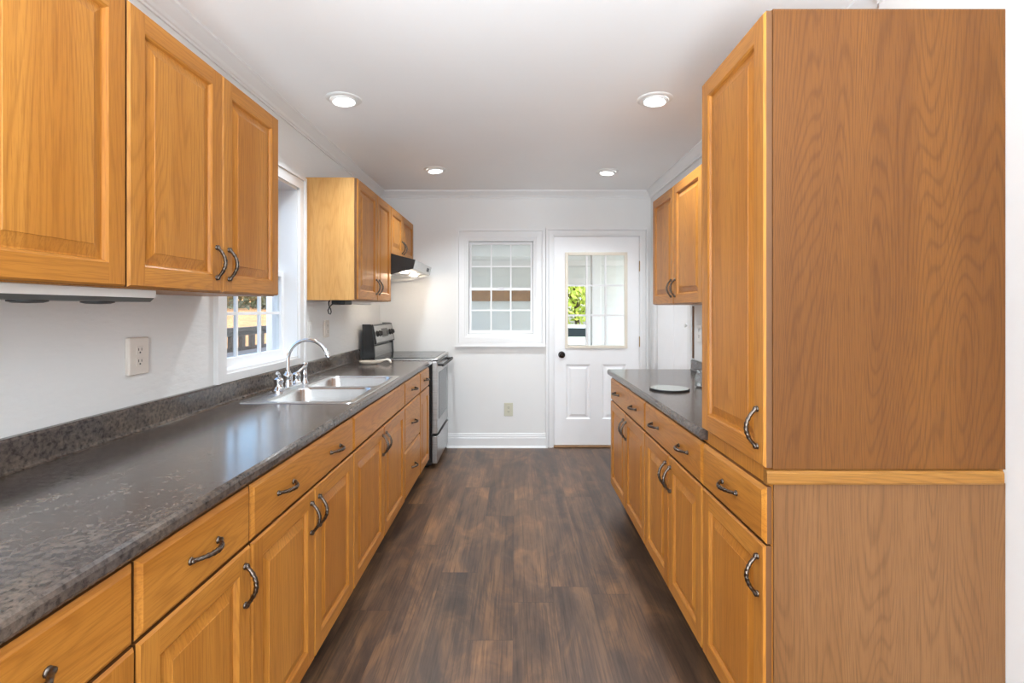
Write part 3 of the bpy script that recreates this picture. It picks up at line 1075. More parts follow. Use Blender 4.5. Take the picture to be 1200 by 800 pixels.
def rrect(x0, x1, y0, y1, r, n=5):
    pts = []
    for cx, cy, a0 in ((x1 - r, y1 - r, 0), (x0 + r, y1 - r, 90), (x0 + r, y0 + r, 180), (x1 - r, y0 + r, 270)):
        for i in range(n + 1):
            a = math.radians(a0 + 90.0 * i / n)
            pts.append((cx + r * math.cos(a), cy + r * math.sin(a)))
    return pts


bx0, bx1 = SX0 + 0.105, SX1 - 0.030
ymid = (SY0 + SY1) / 2
bowls = [(SY0 + 0.035, ymid - 0.014), (ymid + 0.014, SY1 - 0.035)]
bm = nb()
zr = CT + 0.004
# rim plate: an outer rounded outline and two rounded holes, bridged by strips
outer = rrect(SX0, SX1, SY0, SY1, 0.03)
ov = [bm.verts.new((x, y, CT + 0.0005)) for x, y in outer]
ov2 = [bm.verts.new((x + (0.004 if x < -0.98 else -0.004), y + (0.004 if y < ymid else -0.004), zr)) for x, y in outer]
n = len(outer)
for i in range(n):
    bm.faces.new([ov[i], ov[(i + 1) % n], ov2[(i + 1) % n], ov2[i]])
edges = [bm.edges.get((ov2[i], ov2[(i + 1) % n])) for i in range(n)]
for y0, y1 in bowls:
    lo = rrect(bx0, bx1, y0, y1, 0.055)
    hv = [bm.verts.new((x, y, zr)) for x, y in lo]
    for i in range(len(hv)):
        edges.append(bm.edges.new((hv[i], hv[(i + 1) % len(hv)])))
bmesh.ops.triangle_fill(bm, use_beauty=True, use_dissolve=False, edges=edges)
obj('rim', bm, M['sink'], sk, smooth=False)
for y0, y1 in bowls:
    bm = nb()
    prev = None
    cxm, cym = (bx0 + bx1) / 2, (y0 + y1) / 2
    for ins, dz in ((0.0, 0.0), (0.003, -0.004), (0.006, -0.012), (0.010, -0.13), (0.018, -0.158), (0.040, -0.172), (0.10, -0.176)):
        rr_ = max(0.02, 0.055 - ins * 0.3)
        ring = [bm.verts.new((x, y, zr + dz)) for x, y in rrect(bx0 + ins, bx1 - ins, y0 + ins, y1 - ins, rr_)]
        if prev:
            for i in range(len(ring)):
                bm.faces.new([prev[i], prev[(i + 1) % len(ring)], ring[(i + 1) % len(ring)], ring[i]])
        prev = ring
    bm.faces.new(prev)
    bw = obj('bowl', bm, M['sink'], sk, smooth=True)
    bm = nb()
    lathe(bm, [(0.0, -0.1735), (0.030, -0.1735), (0.034, -0.171), (0.044, -0.170), (0.047, -0.1745)], (cxm, cym, zr), 'Z', 24)
    tag(obj('drain', bm, M['chrome'], bw, True), 'chrome basket drain')

# ------------------------------------------------------------------ faucet
FX, FY, FZ = -1.186, 2.625, zr
fc = thing('faucet', 'chrome two-handle kitchen faucet with a high arched spout, behind the sink', 'faucet', (FX, FY, FZ))
bm = nb()
pr = rrect(FX - 0.028, FX + 0.028, FY - 0.135, FY + 0.135, 0.027, 6)
for z0, z1, s in ((FZ, FZ + 0.010, 0.0), (FZ + 0.010, FZ + 0.016, 0.005)):
    a = [bm.verts.new((x, y, z0)) for x, y in pr]
    q = [bm.verts.new((FX + (x - FX) * (1 - s * 30), FY + (y - FY) * (1 - s * 6), z1)) for x, y in pr]
    for i in range(len(pr)):
        bm.faces.new([a[i], a[(i + 1) % len(pr)], q[(i + 1) % len(pr)], q[i]])
    bm.faces.new(q)
obj('deck_plate', bm, M['chrome'], fc, True)
bm = nb()
lathe(bm, [(0.026, 0.014), (0.027, 0.020), (0.023, 0.028), (0.021, 0.055), (0.024, 0.066), (0.022, 0.076), (0.014, 0.084), (0.013, 0.092), (0.0, 0.093)], (FX, FY, FZ), 'Z', 20)
pts = [(FX, FY, FZ + 0.088), (FX, FY, FZ + 0.13)]
R = 0.104
cz = FZ + 0.150
for i in range(19):
    a = math.pi - math.radians(158) * i / 18
    pts.append((FX + R + R * math.cos(a), FY, cz + R * math.sin(a)))
sweep(bm, pts, 0.0095, 14)
e = Vector(pts[-1]); dr = (Vector(pts[-1]) - Vector(pts[-2])).normalized()
sweep(bm, [e - dr * 0.004, e + dr * 0.004, e + dr * 0.020, e + dr * 0.028], [0.0095, 0.0125, 0.0125, 0.011], 14)
obj('spout', bm, M['chrome'], fc, True)
for s in (-1, 1):
    bm = nb()
    hy = FY + s * 0.102
    lathe(bm, [(0.025, 0.014), (0.026, 0.019), (0.021, 0.026), (0.018, 0.040), (0.022, 0.054), (0.021, 0.064), (0.012, 0.072), (0.0, 0.074)], (FX, hy, FZ), 'Z', 18)
    sweep(bm, [(FX, hy, FZ + 0.066), (FX + 0.012, hy + s * 0.018, FZ + 0.080), (FX + 0.020, hy + s * 0.040, FZ + 0.094), (FX + 0.022, hy + s * 0.058, FZ + 0.100), (FX + 0.022, hy + s * 0.068, FZ + 0.101)],
          [0.009, 0.007, 0.007, 0.0095, 0.006], 10)
    obj('lever_handle', bm, M['chrome'], fc, True)
bm = nb()
sy = FY + 0.205
lathe(bm, [(0.022, 0.0), (0.022, 0.006), (0.016, 0.014), (0.014, 0.040), (0.017, 0.048), (0.013, 0.060), (0.015, 0.090), (0.020, 0.106), (0.019, 0.116), (0.0, 0.120)], (FX, sy, FZ), 'Z', 18)
obj('side_sprayer', bm, M['chrome'], fc, True)

# ------------------------------------------------------------------ range
RY0, RY1 = 4.200, 4.858
RXB, RXF2 = XL + 0.03, -0.652
rg = thing('kitchen_range', 'stainless steel electric range with black sides at the end of the left counter', 'range', ((RXB + RXF2) / 2, (RY0 + RY1) / 2, 0))
bm = nb(); box(bm, RXB, -0.700, RY0, RY1, 0.03, 0.905, bev=0.004)
for x in (-1.20, -0.76):
    for y in (RY0 + 0.06, RY1 - 0.06):
        lathe(bm, [(0.016, 0.0), (0.018, 0.010), (0.012, 0.012), (0.012, 0.032)], (x, y, 0.0), 'Z', 10)
tag(obj('body', bm, M['black'], rg), 'black enamel body')
bm = nb()
box(bm, RXB, RXF2 + 0.004, RY0, RY1, 0.905, 0.924, bev=0.005, seg=2)
obj('cooktop_frame', bm, M['steel'], rg)
bm = nb()
box(bm, RXB + 0.09, RXF2 - 0.022, RY0 - 0.001, RY1 - 0.006, 0.9215, 0.9285, 0, bev=0.0012)
gt = obj('cooktop', bm, M['black_glass'], rg)
for x, y, r in ((-0.82, 4.365, 0.10), (-0.82, 4.70, 0.075), (-1.06, 4.365, 0.075), (-1.06, 4.70, 0.10)):
    bm = nb()
    lathe(bm, [(r - 0.004, 0.0), (r - 0.004, 0.0004), (r, 0.0004), (r, 0.0)], (x, y, 0.9285), 'Z', 40, closed=True)
    obj('burner_ring', bm, M['burner'], gt)
# oven door
bm = nb()
ox = RXF2
box(bm, -0.699, ox, RY0 + 0.004, RY1 - 0.004, 0.292, 0.898, 0, bev=0.006, seg=2)
od = obj('oven_door', bm, M['steel'], rg)
bm = nb(); box(bm, ox - 0.002, ox + 0.003, RY0 + 0.085, RY1 - 0.085, 0.40, 0.795, bev=0.002); tag(obj('oven_window', bm, M['oven_glass'], od), 'dark glass window')
bm = nb()
hz = 0.865
sweep(bm, [(ox + 0.042, RY0 + 0.018, hz), (ox + 0.046, RY0 + 0.07, hz), (ox + 0.046, RY1 - 0.07, hz), (ox + 0.042, RY1 - 0.018, hz)], 0.0125, 12)
for y in (RY0 + 0.045, RY1 - 0.045):
    box(bm, ox - 0.002, ox + 0.044, y - 0.012, y + 0.012, hz - 0.010, hz + 0.010, bev=0.003)
tag(obj('oven_handle', bm, M['black_matte'], od, True), 'black bar handle')
bm = nb()
box(bm, -0.699, ox, RY0 + 0.004, RY1 - 0.004, 0.045, 0.272, 0, bev=0.006, seg=2)
box(bm, ox - 0.012, ox + 0.008, RY0 + 0.02, RY1 - 0.02, 0.262, 0.275, 0, bev=0.003)
obj('storage_drawer', bm, M['steel'], rg)
# backguard
bm = nb()
side = [(RXB + 0.002, 0.906), (RXB + 0.108, 0.906), (RXB + 0.100, 1.05), (RXB + 0.082, 1.196), (RXB + 0.070, 1.206), (RXB + 0.002, 1.206)]
extrude_y(bm, side, RY0, RY0 + 0.022)
extrude_y(bm, side, RY1 - 0.022, RY1)
extrude_y(bm, [(RXB + 0.004, 0.93), (RXB + 0.070, 0.93), (RXB + 0.070, 1.19), (RXB + 0.004, 1.19)], RY0 + 0.022, RY1 - 0.022)
bgd = obj('backguard', bm, M['black'], rg)
bm = nb()
extrude_y(bm, [(RXB + 0.060, 0.926), (RXB + 0.094, 0.926), (RXB + 0.088, 1.018), (RXB + 0.060, 1.018)], RY0 + 0.023, RY1 - 0.023)
obj('backguard_panel', bm, M['steel'], bgd)
bm = nb()
fa, fb = Vector((RXB + 0.118, 0, 1.040)), Vector((RXB + 0.088, 0, 1.203))
extrude_y(bm, [(RXB + 0.060, 1.036), (fa.x, fa.z), (fb.x, fb.z), (RXB + 0.060, 1.203)], RY0 + 0.016, RY1 - 0.016)
cp = obj('control_panel', bm, M['black'], bgd)
fdir = (fb - fa).normalized()
fn = Vector((fdir.z, 0, -fdir.x))


def on_panel(v, y, d=0.0):
    p = fa + fdir * v + fn * d
    return Vector((p.x, y, p.z))


def panel_plate(bm, y0, y1, v0, v1, d0, d1_):
    a = [on_panel(v, y, d0) for v, y in ((v0, y0), (v0, y1), (v1, y1), (v1, y0))]
    q = [on_panel(v, y, d1_) for v, y in ((v0, y0), (v0, y1), (v1, y1), (v1, y0))]
    A = [bm.verts.new(p) for p in a]; Q = [bm.verts.new(p) for p in q]
    for i in range(4):
        bm.faces.new([A[i], A[(i + 1) % 4], Q[(i + 1) % 4], Q[i]])
    bm.faces.new(A); bm.faces.new(Q)


bm = nb(); panel_plate(bm, RY0 + 0.032, RY1 - 0.032, 0.010, 0.153, -0.002, 0.0008); tag(obj('control_face', bm, M['steel'], cp), 'stainless face plate')
for y in (4.285, 4.365, 4.705, 4.785):
    bm = nb()
    p0 = on_panel(0.085, y, -0.001)
    sweep(bm, [p0, p0 + fn * 0.008, p0 + fn * 0.010, p0 + fn * 0.026], [0.027, 0.026, 0.021, 0.018], 16)
    obj('control_knob', bm, M['black_matte'], cp, True)
bm = nb(); panel_plate(bm, 4.435, 4.635, 0.050, 0.125, -0.001, 0.002); obj('clock_display', bm, M['black_glass'], cp)
bm = nb()
for i in range(6):
    panel_plate(bm, 4.450 + i * 0.03, 4.470 + i * 0.03, 0.058, 0.070, 0.0015, 0.003)
obj('button_row', bm, M['grey_plastic'], cp)

# ------------------------------------------------------------------ range hood
HY0, HY1 = 4.000, 4.775
hd = thing('range_hood', 'black and steel range hood under the short wall cabinet, its lamp lit', 'range hood', (-1.05, (HY0 + HY1) / 2, 1.60))
bm = nb()
prof = [(XL + 0.001, 1.7735), (-0.985, 1.7735), (-0.795, 1.726), (-0.812, 1.655), (-0.835, 1.650), (-1.00, 1.606), (XL + 0.001, 1.590)]
outer_p = prof
# shell with open underside: side plates, top, front lip
for y0, y1, mi_ in ((HY0, HY0 + 0.006, 1), (HY1 - 0.006, HY1, 2)):
    extrude_y(bm, prof, y0, y1, mi_)
extrude_y(bm, [(XL + 0.001, 1.7735), (-0.985, 1.7735), (-0.795, 1.726), (-0.803, 1.722), (-0.985, 1.766), (XL + 0.001, 1.766)], HY0 + 0.006, HY1 - 0.006, 1)
extrude_y(bm, [(-0.795, 1.726), (-0.812, 1.655), (-0.830, 1.651), (-0.822, 1.722)], HY0 + 0.006, HY1 - 0.006, 0)
extrude_y(bm, [(XL + 0.001, 1.766), (XL + 0.012, 1.766), (XL + 0.012, 1.592), (XL + 0.001, 1.590)], HY0 + 0.006, HY1 - 0.006, 2)
obj('hood_shell', bm, [M['steel'], M['black'], M['white_plastic']], hd)
bm = nb()
extrude_y(bm, [(-0.832, 1.664), (-1.00, 1.630), (XL + 0.013, 1.618), (XL + 0.013, 1.626), (-1.00, 1.638), (-0.832, 1.672)], HY0 + 0.007, HY1 - 0.007, 0)
ub = obj('underside_panel', bm, M['white_plastic'], hd)
for y0, y1 in ((HY0 + 0.05, HY0 + 0.34), (HY1 - 0.34, HY1 - 0.05)):
    bm = nb()
    extrude_y(bm, [(-1.02, 1.628), (-1.24, 1.6175), (-1.24, 1.6225), (-1.02, 1.633)], y0, y1)
    obj('grease_filter', bm, M['steel'], ub)
for y in (HY0 + 0.20, HY1 - 0.20):
    bm = nb()
    box(bm, -0.950, -0.900, y - 0.035, y + 0.035, 1.634, 1.644, bev=0.003)
    tag(obj('hood_lamp', bm, M['hood_bulb'], ub), 'lit lamp lens')
bm = nb()
extrude_y(bm, [(-0.7985, 1.708), (-0.8065, 1.676), (-0.812, 1.676), (-0.806, 1.708)], HY1 - 0.22, HY1 - 0.10)
obj('switch_panel', bm, M['black_matte'], hd)

# ------------------------------------------------------------------ under-cabinet light bars
lb = thing('light_bar', 'long white light bar with grey underside beneath the nearest left wall cabinet', 'light fixture', (-1.10, 1.03, 1.352))
bm = nb()
extrude_y(bm, [(-1.040, 1.3855), (-1.040, 1.364), (-1.17, 1.364), (-1.17, 1.3855)], 0.60, 1.457)
obj('housing', bm, M['white_plastic'], lb)
bm = nb()
extrude_y(bm, [(-1.041, 1.364), (-1.053, 1.3525), (-1.165, 1.3525), (-1.165, 1.364)], 0.602, 1.452)
obj('diffuser_tray', bm, M['grey_plastic'], lb)
for y in (0.80, 1.008, 1.13, 1.32):
    bm = nb()
    lathe(bm, [(0.036, 0.0), (0.036, -0.004), (0.026, -0.007), (0.0, -0.008)], (-1.095, y, 1.353), 'Z', 20)
    tag(obj('lamp_puck', bm, M['black_matte'], lb, True), 'dark round lens')

lb2 = thing('light_bar', 'small black and white light bar with dangling cord loop under far left wall cabinet', 'light fixture', (-1.12, 3.30, 1.365))
bm = nb(); box(bm, -1.170, -1.085, 3.20, 3.34, 1.362, 1.3895, bev=0.004); tag(obj('end_block', bm, M['black_matte'], lb2), 'black end block')
bm = nb(); box(bm, -1.165, -1.085, 3.34, 3.80, 1.366, 1.3895, bev=0.004); obj('housing', bm, M['white_plastic'], lb2)
bm = nb()
pts = [(-1.115, 3.205, 1.375), (-1.135, 3.185, 1.372), (-1.155, 3.165, 1.362), (-1.168, 3.16, 1.345), (-1.176, 3.16, 1.325), (-1.172, 3.16, 1.306), (-1.162, 3.16, 1.301), (-1.156, 3.16, 1.315), (-1.160, 3.16, 1.335), (-1.170, 3.16, 1.355), (-1.176, 3.17, 1.375), (-1.176, 3.19, 1.389)]
sweep(bm, pts, 0.004, 8)
tag(obj('cord_loop', bm, M['black_matte'], lb2, True), 'black looped cord')

# ------------------------------------------------------------------ downlights
DLG = 'round recessed ceiling lights'
for x, y, lab in ((-0.931, 2.733, 'round recessed ceiling light nearer the camera on the left, tilted inward'),
                  (0.757, 2.733, 'round recessed ceiling light nearer the camera on the right, tilted inward'),
                  (-0.654, 4.108, 'round recessed ceiling light far back on the left, near the range hood'),
                  (0.758, 4.168, 'round recessed ceiling light far back on the right, before the white door')):
    dl = thing('recessed_light', lab, 'ceiling light', (x, y, ZC), DLG)
    bm = nb()
    lathe(bm, [(0.068, -0.0005), (0.094, -0.0005), (0.094, -0.003), (0.088, -0.007), (0.074, -0.009), (0.068, -0.006)], (x, y, ZC), 'Z', 40, closed=True)
    # close the inner lip
    obj('trim_ring', bm, M['white_plastic'], dl, True)
    bm = nb()
    tl = -0.22 if x < 0 else 0.22
    lathe(bm, [(0.070, 0.0), (0.068, -0.010), (0.060, -0.016), (0.055, -0.012), (0.053, -0.004)], (0, 0, 0), 'Z', 36, closed=True)
    bmesh.ops.rotate(bm, verts=bm.verts, cent=(0, 0, 0), matrix=Matrix.Rotation(tl * 0.40, 3, 'Y'))
    bmesh.ops.translate(bm, verts=bm.verts, vec=(x, y, ZC - 0.004))
    ey = obj('eyeball', bm, M['white_plastic'], dl, True)
    bm = nb()
    lathe(bm, [(0.0, -0.0135), (0.040, -0.0135), (0.049, -0.0115), (0.049, -0.006)], (0, 0, 0), 'Z', 30)
    bmesh.ops.rotate(bm, verts=bm.verts, cent=(0, 0, 0), matrix=Matrix.Rotation(tl * 0.40, 3, 'Y'))
    bmesh.ops.translate(bm, verts=bm.verts, vec=(x, y, ZC - 0.006))
    tag(obj('bulb', bm, M['bulb'], ey), 'lit bulb face')
    sp_l = lamp('downlight_beam', 'SPOT', (x, y, ZC - 0.022), (0, tl * 0.55, 0), 72.0, (0.86, 0.94, 1.0),
                spot_size=math.radians(128), spot_blend=0.9, shadow_soft_size=0.045)

# ------------------------------------------------------------------ outlets and switches


def outlet(label, axis, sg, p, mat, w=0.072, h=0.118, th=0.007, kind='outlet'):
    """axis 'x': plate on a wall facing sg*x; axis 'y': plate on the end wall facing -y"""
    name = 'wall_outlet' if kind == 'outlet' else 'light_switch'
    t_ = thing(name, label, 'outlet' if kind == 'outlet' else 'switch', p)

    def pb(bm, u0, u1, v0, v1, d0, d1_, bev=0.0):
        if axis == 'x':
            box(bm, p[0] + sg * d0, p[0] + sg * d1_, p[1] + u0, p[1] + u1, p[2] + v0, p[2] + v1, bev=bev)
        else:
            box(bm, p[0] + u0, p[0] + u1, p[1] - d0, p[1] - d1_, p[2] + v0, p[2] + v1, bev=bev)
    bm = nb(); pb(bm, -w / 2, w / 2, -h / 2, h / 2, 0.0005, th, 0.003); obj('face_plate', bm, mat, t_)
    if kind == 'outlet':
        for s in (-1, 1):
            bm = nb(); pb(bm, -0.0165, 0.0165, s * 0.0195 - 0.014, s * 0.0195 + 0.014, th - 0.001, th + 0.0025, 0.001)
            r = obj('receptacle', bm, mat, t_)
            bm = nb()
            pb(bm, -0.0085, -0.0055, s * 0.0195 - 0.001, s * 0.0195 + 0.008, th + 0.002, th + 0.0029)
            pb(bm, 0.0055, 0.0085, s * 0.0195 - 0.001, s * 0.0195 + 0.008, th + 0.002, th + 0.0029)
            pb(bm, -0.003, 0.003, s * 0.0195 - 0.010, s * 0.0195 - 0.0045, th + 0.002, th + 0.0029)
            obj('slots', bm, M['slot'], r)
    else:
        bm = nb(); pb(bm, -0.0165, 0.0165, -0.033, 0.033, th - 0.001, th + 0.003, 0.0015); obj('rocker', bm, mat, t_)
    return t_


outlet('almond double wall outlet on the left wall under the near wall cabinet', 'x', 1, (XL, 1.733, 1.171), M['plate'], 0.092, 0.128, 0.016)
outlet('white switch plate on the left wall between sink window and cord loop', 'x', 1, (XL, 3.196, 1.199), M['white_plastic'], kind='switch')
outlet('almond outlet on the left wall behind the faucet arch, nearer the range', 'x', 1, (XL, 3.466, 1.199), M['plate'], th=0.016)
outlet('ivory outlet low on the end wall below the porch window', 'y', -1, (-0.066, YE, 0.367), M['plate_green'], 0.086, 0.128)
outlet('white outlet on the right wall above the short counter', 'x', -1, (XRF, 3.400, 1.168), M['white_plastic'])

# ------------------------------------------------------------------ things on the counters
sr = nb()
sp0 = Vector((-1.118, 3.845, CT))
n = 28
rings = []
for r, h in ((0.0, 0.004), (0.045, 0.005), (0.060, 0.012), (0.068, 0.024), (0.072, 0.025), (0.066, 0.010), (0.050, 0.001), (0.0, 0.0005)):
    if r == 0:
        rings.append([sr.verts.new(sp0 + Vector((0, 0, h)))])
    else:
        rings.append([sr.verts.new(sp0 + Vector((r * math.cos(2 * math.pi * k / n) * 1.05, r * math.sin(2 * math.pi * k / n) * 0.8, h))) for k in range(n)])
for a, q in zip(rings, rings[1:]):
    for k in range(n):
        k2 = (k + 1) % n
        if len(a) == 1:
            sr.faces.new([a[0], q[k], q[k2]])
        elif len(q) == 1:
            sr.faces.new([a[k], a[k2], q[0]])
        else:
            sr.faces.new([a[k], a[k2], q[k2], q[k]])
spn = thing('spoon_rest', 'cream ceramic spoon rest lying on the left counter just before the range', 'spoon rest', sp0)
obj('dish', sr, M['ceramic'], spn, True)
bm = nb()
sweep(bm, [sp0 + Vector(v) for v in ((0.060, 0, 0.018), (0.085, 0, 0.022), (0.110, 0.002, 0.031), (0.135, 0.004, 0.036), (0.153, 0.006, 0.031), (0.162, 0.007, 0.018), (0.164, 0.008, 0.0085))],
      [0.013, 0.011, 0.009, 0.009, 0.009, 0.009, 0.007], 12)
obj('spoon_handle', bm, M['ceramic'], spn, True)

tv = thing('glass_trivet', 'round glass trivet with a dark rim lying on the right counter', 'trivet', (0.800, 2.615, CT))
bm = nb(); lathe(bm, [(0.0, 0.006), (0.096, 0.006), (0.096, 0.0105), (0.0, 0.0105)], (0.800, 2.615, CT), 'Z', 48); obj('glass_disc', bm, M['disc'], tv, False)
bm = nb(); lathe(bm, [(0.094, 0.0), (0.100, 0.001), (0.101, 0.008), (0.0965, 0.0105), (0.0945, 0.006)], (0.800, 2.615, CT), 'Z', 48, closed=True); tag(obj('rim', bm, M['black_matte'], tv, True), 'dark rubber rim')

jr = thing('glass_jar', 'cut-glass jar on the right counter, half hidden by the tall cabinet', 'jar', (1.012, 2.70, CT))
bm = nb()
md = lambda a, h: 1.0 + 0.06 * math.cos(9 * a + h * 60)
lathe(bm, [(0.0, 0.0005), (0.036, 0.0005), (0.044, 0.008), (0.048, 0.035), (0.044, 0.062), (0.036, 0.078), (0.040, 0.088), (0.037, 0.088), (0.033, 0.078), (0.040, 0.060), (0.043, 0.035), (0.038, 0.010), (0.0, 0.007)], (1.012, 2.70, CT), 'Z', 36, mod=md)
obj('jar_body', bm, M['jar'], jr, True)

# ------------------------------------------------------------------ porch beyond the end wall
PY = 7.8
bm = nb(); box(bm, -2.4, 3.4, YE + 0.14, PY + 0.2, -0.22, -0.10); struct('floor_porch', bm, M['porch_floor'])
bm = nb(); box(bm, -2.4, 3.4, YE + 0.141, PY + 0.2, 2.50, 2.62); struct('ceiling_porch', bm, M['trim'])
OX0, OX1, OZ0, OZ1p = 0.80, 1.10, 0.78, 1.72     # opening with the view of the yard
bm = nb()
zz = -0.1


def siding(bm, x0, x1, z0, z1):
    z = z0
    while z < z1 - 1e-4:
        zt = min(z + 0.15, z1)
        extrude_x(bm, [(PY, z), (PY - 0.018, z), (PY - 0.006, zt), (PY, zt)], x0, x1)
        z += 0.15
    box(bm, x0, x1, PY, PY + 0.1, z0, z1)


siding(bm, -2.4, OX0, -0.1, 2.5)
siding(bm, OX1, 3.4, -0.1, 2.5)
siding(bm, OX0, OX1, -0.1, OZ0)
siding(bm, OX0, OX1, OZ1p, 2.5)
struct('wall_porch', bm, M['siding'])
bm = nb()
for z0, z1 in ((-0.1, 0.35), (2.25, 2.5)):
    box(bm, 3.3, 3.4, YE + 0.15, PY, z0, z1)
    box(bm, -2.4, -2.3, YE + 0.15, PY, z0, z1)
struct('wall_porch_sides', bm, M['siding'])
bm = nb()
box(bm, OX0 - 0.09, OX0, PY - 0.035, PY + 0.1, OZ0 - 0.09, OZ1p + 0.09)
box(bm, OX1, OX1 + 0.09, PY - 0.035, PY + 0.1, OZ0 - 0.09, OZ1p + 0.09)
box(bm, OX0, OX1, PY - 0.035, PY + 0.1, OZ1p, OZ1p + 0.09)
box(bm, OX0, OX1, PY - 0.045, PY + 0.1, OZ0 - 0.09, OZ0)
struct('trim_porch_opening', bm, M['trim'])
bm = nb(); box(bm, -2.3, 3.3, PY - 0.05, PY - 0.02, 2.00, 2.09, bev=0.005); struct('trim_porch_band', bm, M['trim'])
bm = nb(); box(bm, -1.2, 0.46, PY - 0.055, PY - 0.02, 1.46, 1.645, bev=0.004)
tag(obj('wooden_board', bm, M['board']), 'brown board across the far porch wall, seen through the end window', 'board')
for x in (0.995, 1.62):
    bm = nb(); box(bm, x, x + 0.12, 6.55, 6.67, -0.1, 2.50, bev=0.006)
    box(bm, x - 0.02, x + 0.14, 6.53, 6.69, -0.1, 0.08, bev=0.006)
    box(bm, x - 0.02, x + 0.14, 6.53, 6.69, 2.38, 2.50, bev=0.006)
    tag(obj('porch_post', bm, M['trim']), 'white square porch post seen through the door glass, %s' % ('beside the view of the trees' if x < 1.3 else 'farther from the trees'), 'post')

# ------------------------------------------------------------------ yard beyond the porch
bm = nb(); quad(bm, [(-30, PY + 0.3, -0.62), (40, PY + 0.3, -0.25), (40, 60, -0.62), (-30, 60, -0.62)]); o = struct('ground_yard', bm, M['lawn'])
bm = nb(); quad(bm, [(-30, 13, -0.60), (40, 13, -0.60), (40, 21, -0.60), (-30, 21, -0.60)]); o = struct('road', bm, M['road'])


def leafy_tree(x, y, z, h, r, label, mat, nleaf=900, group=None, ls=0.11):
    t_ = thing('tree', label, 'tree', (x, y, z), group)
    bm = nb()
    top = z + h * 0.62
    sweep(bm, [(x, y, z - 0.05), (x + 0.05, y, z + h * 0.25), (x - 0.04, y + 0.03, top)], [0.16, 0.12, 0.07], 8)
    for k in range(6):
        a = k * 1.05
        zb = z + h * (0.3 + 0.05 * k)
        sweep(bm, [(x, y, zb), (x + math.cos(a) * r * 0.4, y + math.sin(a) * r * 0.4, zb + h * 0.13), (x + math.cos(a) * r * 0.8, y + math.sin(a) * r * 0.8, zb + h * 0.2)], [0.05, 0.035, 0.015], 6)
    obj('trunk', bm, M['bark'], t_, True)
    bm = nb()
    for i in range(nleaf):
        u = random.random() ** 0.4
        a = random.uniform(0, 6.283); ph = math.acos(random.uniform(-1, 1))
        p = Vector((x + r * u * math.sin(ph) * math.cos(a), y + r * u * math.sin(ph) * math.sin(a), z + h * 0.62 + h * 0.42 * u * math.cos(ph)))
        d1_ = Vector((random.gauss(0, 1), random.gauss(0, 1), random.gauss(0, 1))).normalized()
        d2_ = d1_.orthogonal().normalized()
        s = ls * random.uniform(0.6, 1.3)
        bm.faces.new([bm.verts.new(p + d1_ * s), bm.verts.new(p + d2_ * s * 0.5), bm.verts.new(p - d1_ * s), bm.verts.new(p - d2_ * s * 0.5)])
    obj('crown', bm, mat, t_)
    return t_


for x, y, h, r, lab in ((2.9, 24.0, 5.2, 1.9, 'yellow-green tree framed in the lowest left door panes, behind the parked car'),
                        (7.0, 30.0, 6.0, 2.2, 'larger yellow-green tree farther back, seen through the door glass'),
                        (0.6, 33.0, 5.6, 2.2, 'rounded yellow-green tree far behind the porch, mostly hidden by siding')):
    leafy_tree(x, y, -0.62, h, r, lab, M['leaf_g'], 1500, 'yard trees seen through the door glass', 0.17)

# parked car on the road
cx, cyy, cz0 = 2.5, 17.0, -0.60
cr = thing('car', 'white parked car seen small through the lowest left door pane', 'car', (cx, cyy, cz0))
bm = nb()
body = [(-2.1, 0.28), (2.1, 0.28), (2.15, 0.62), (1.95, 0.78), (1.15, 0.86), (0.55, 1.38), (-0.95, 1.42), (-1.65, 0.92), (-2.1, 0.86), (-2.15, 0.5)]
a = [bm.verts.new((cx + p, cyy - 0.85, cz0 + q)) for p, q in body]
q_ = [bm.verts.new((cx + p, cyy + 0.85, cz0 + q)) for p, q in body]
for i in range(len(body)):
    bm.faces.new([a[i], a[(i + 1) % len(body)], q_[(i + 1) % len(body)], q_[i]])
bm.faces.new(a); bm.faces.new(q_)
obj('car_body', bm, M['car_paint'], cr)
for y in (cyy - 0.862, cyy + 0.85):
    for poly in ([(-0.15, 1.06), (0.78, 1.06), (0.50, 1.30), (-0.15, 1.33)], [(-1.25, 1.06), (-0.25, 1.06), (-0.25, 1.33), (-0.92, 1.34)]):
        bm = nb()
        a = [bm.verts.new((cx + p, y, cz0 + q)) for p, q in poly]
        q_ = [bm.verts.new((cx + p, y + 0.012, cz0 + q)) for p, q in poly]
        for i in range(4):
            bm.faces.new([a[i], a[(i + 1) % 4], q_[(i + 1) % 4], q_[i]])
        bm.faces.new(a); bm.faces.new(q_)
        obj('car_window', bm, M['car_glass'], cr)
for wx in (-1.3, 1.35):
    for wy in (cyy - 0.90, cyy + 0.70):
        bm = nb()
        lathe(bm, [(0.0, 0.0), (0.20, 0.0), (0.22, 0.02), (0.31, 0.02), (0.32, 0.05), (0.32, 0.17), (0.30, 0.2), (0.0, 0.2)], (cx + wx, wy, cz0 + 0.32), 'Y', 20)
        obj('wheel', bm, M['rubber'], cr)

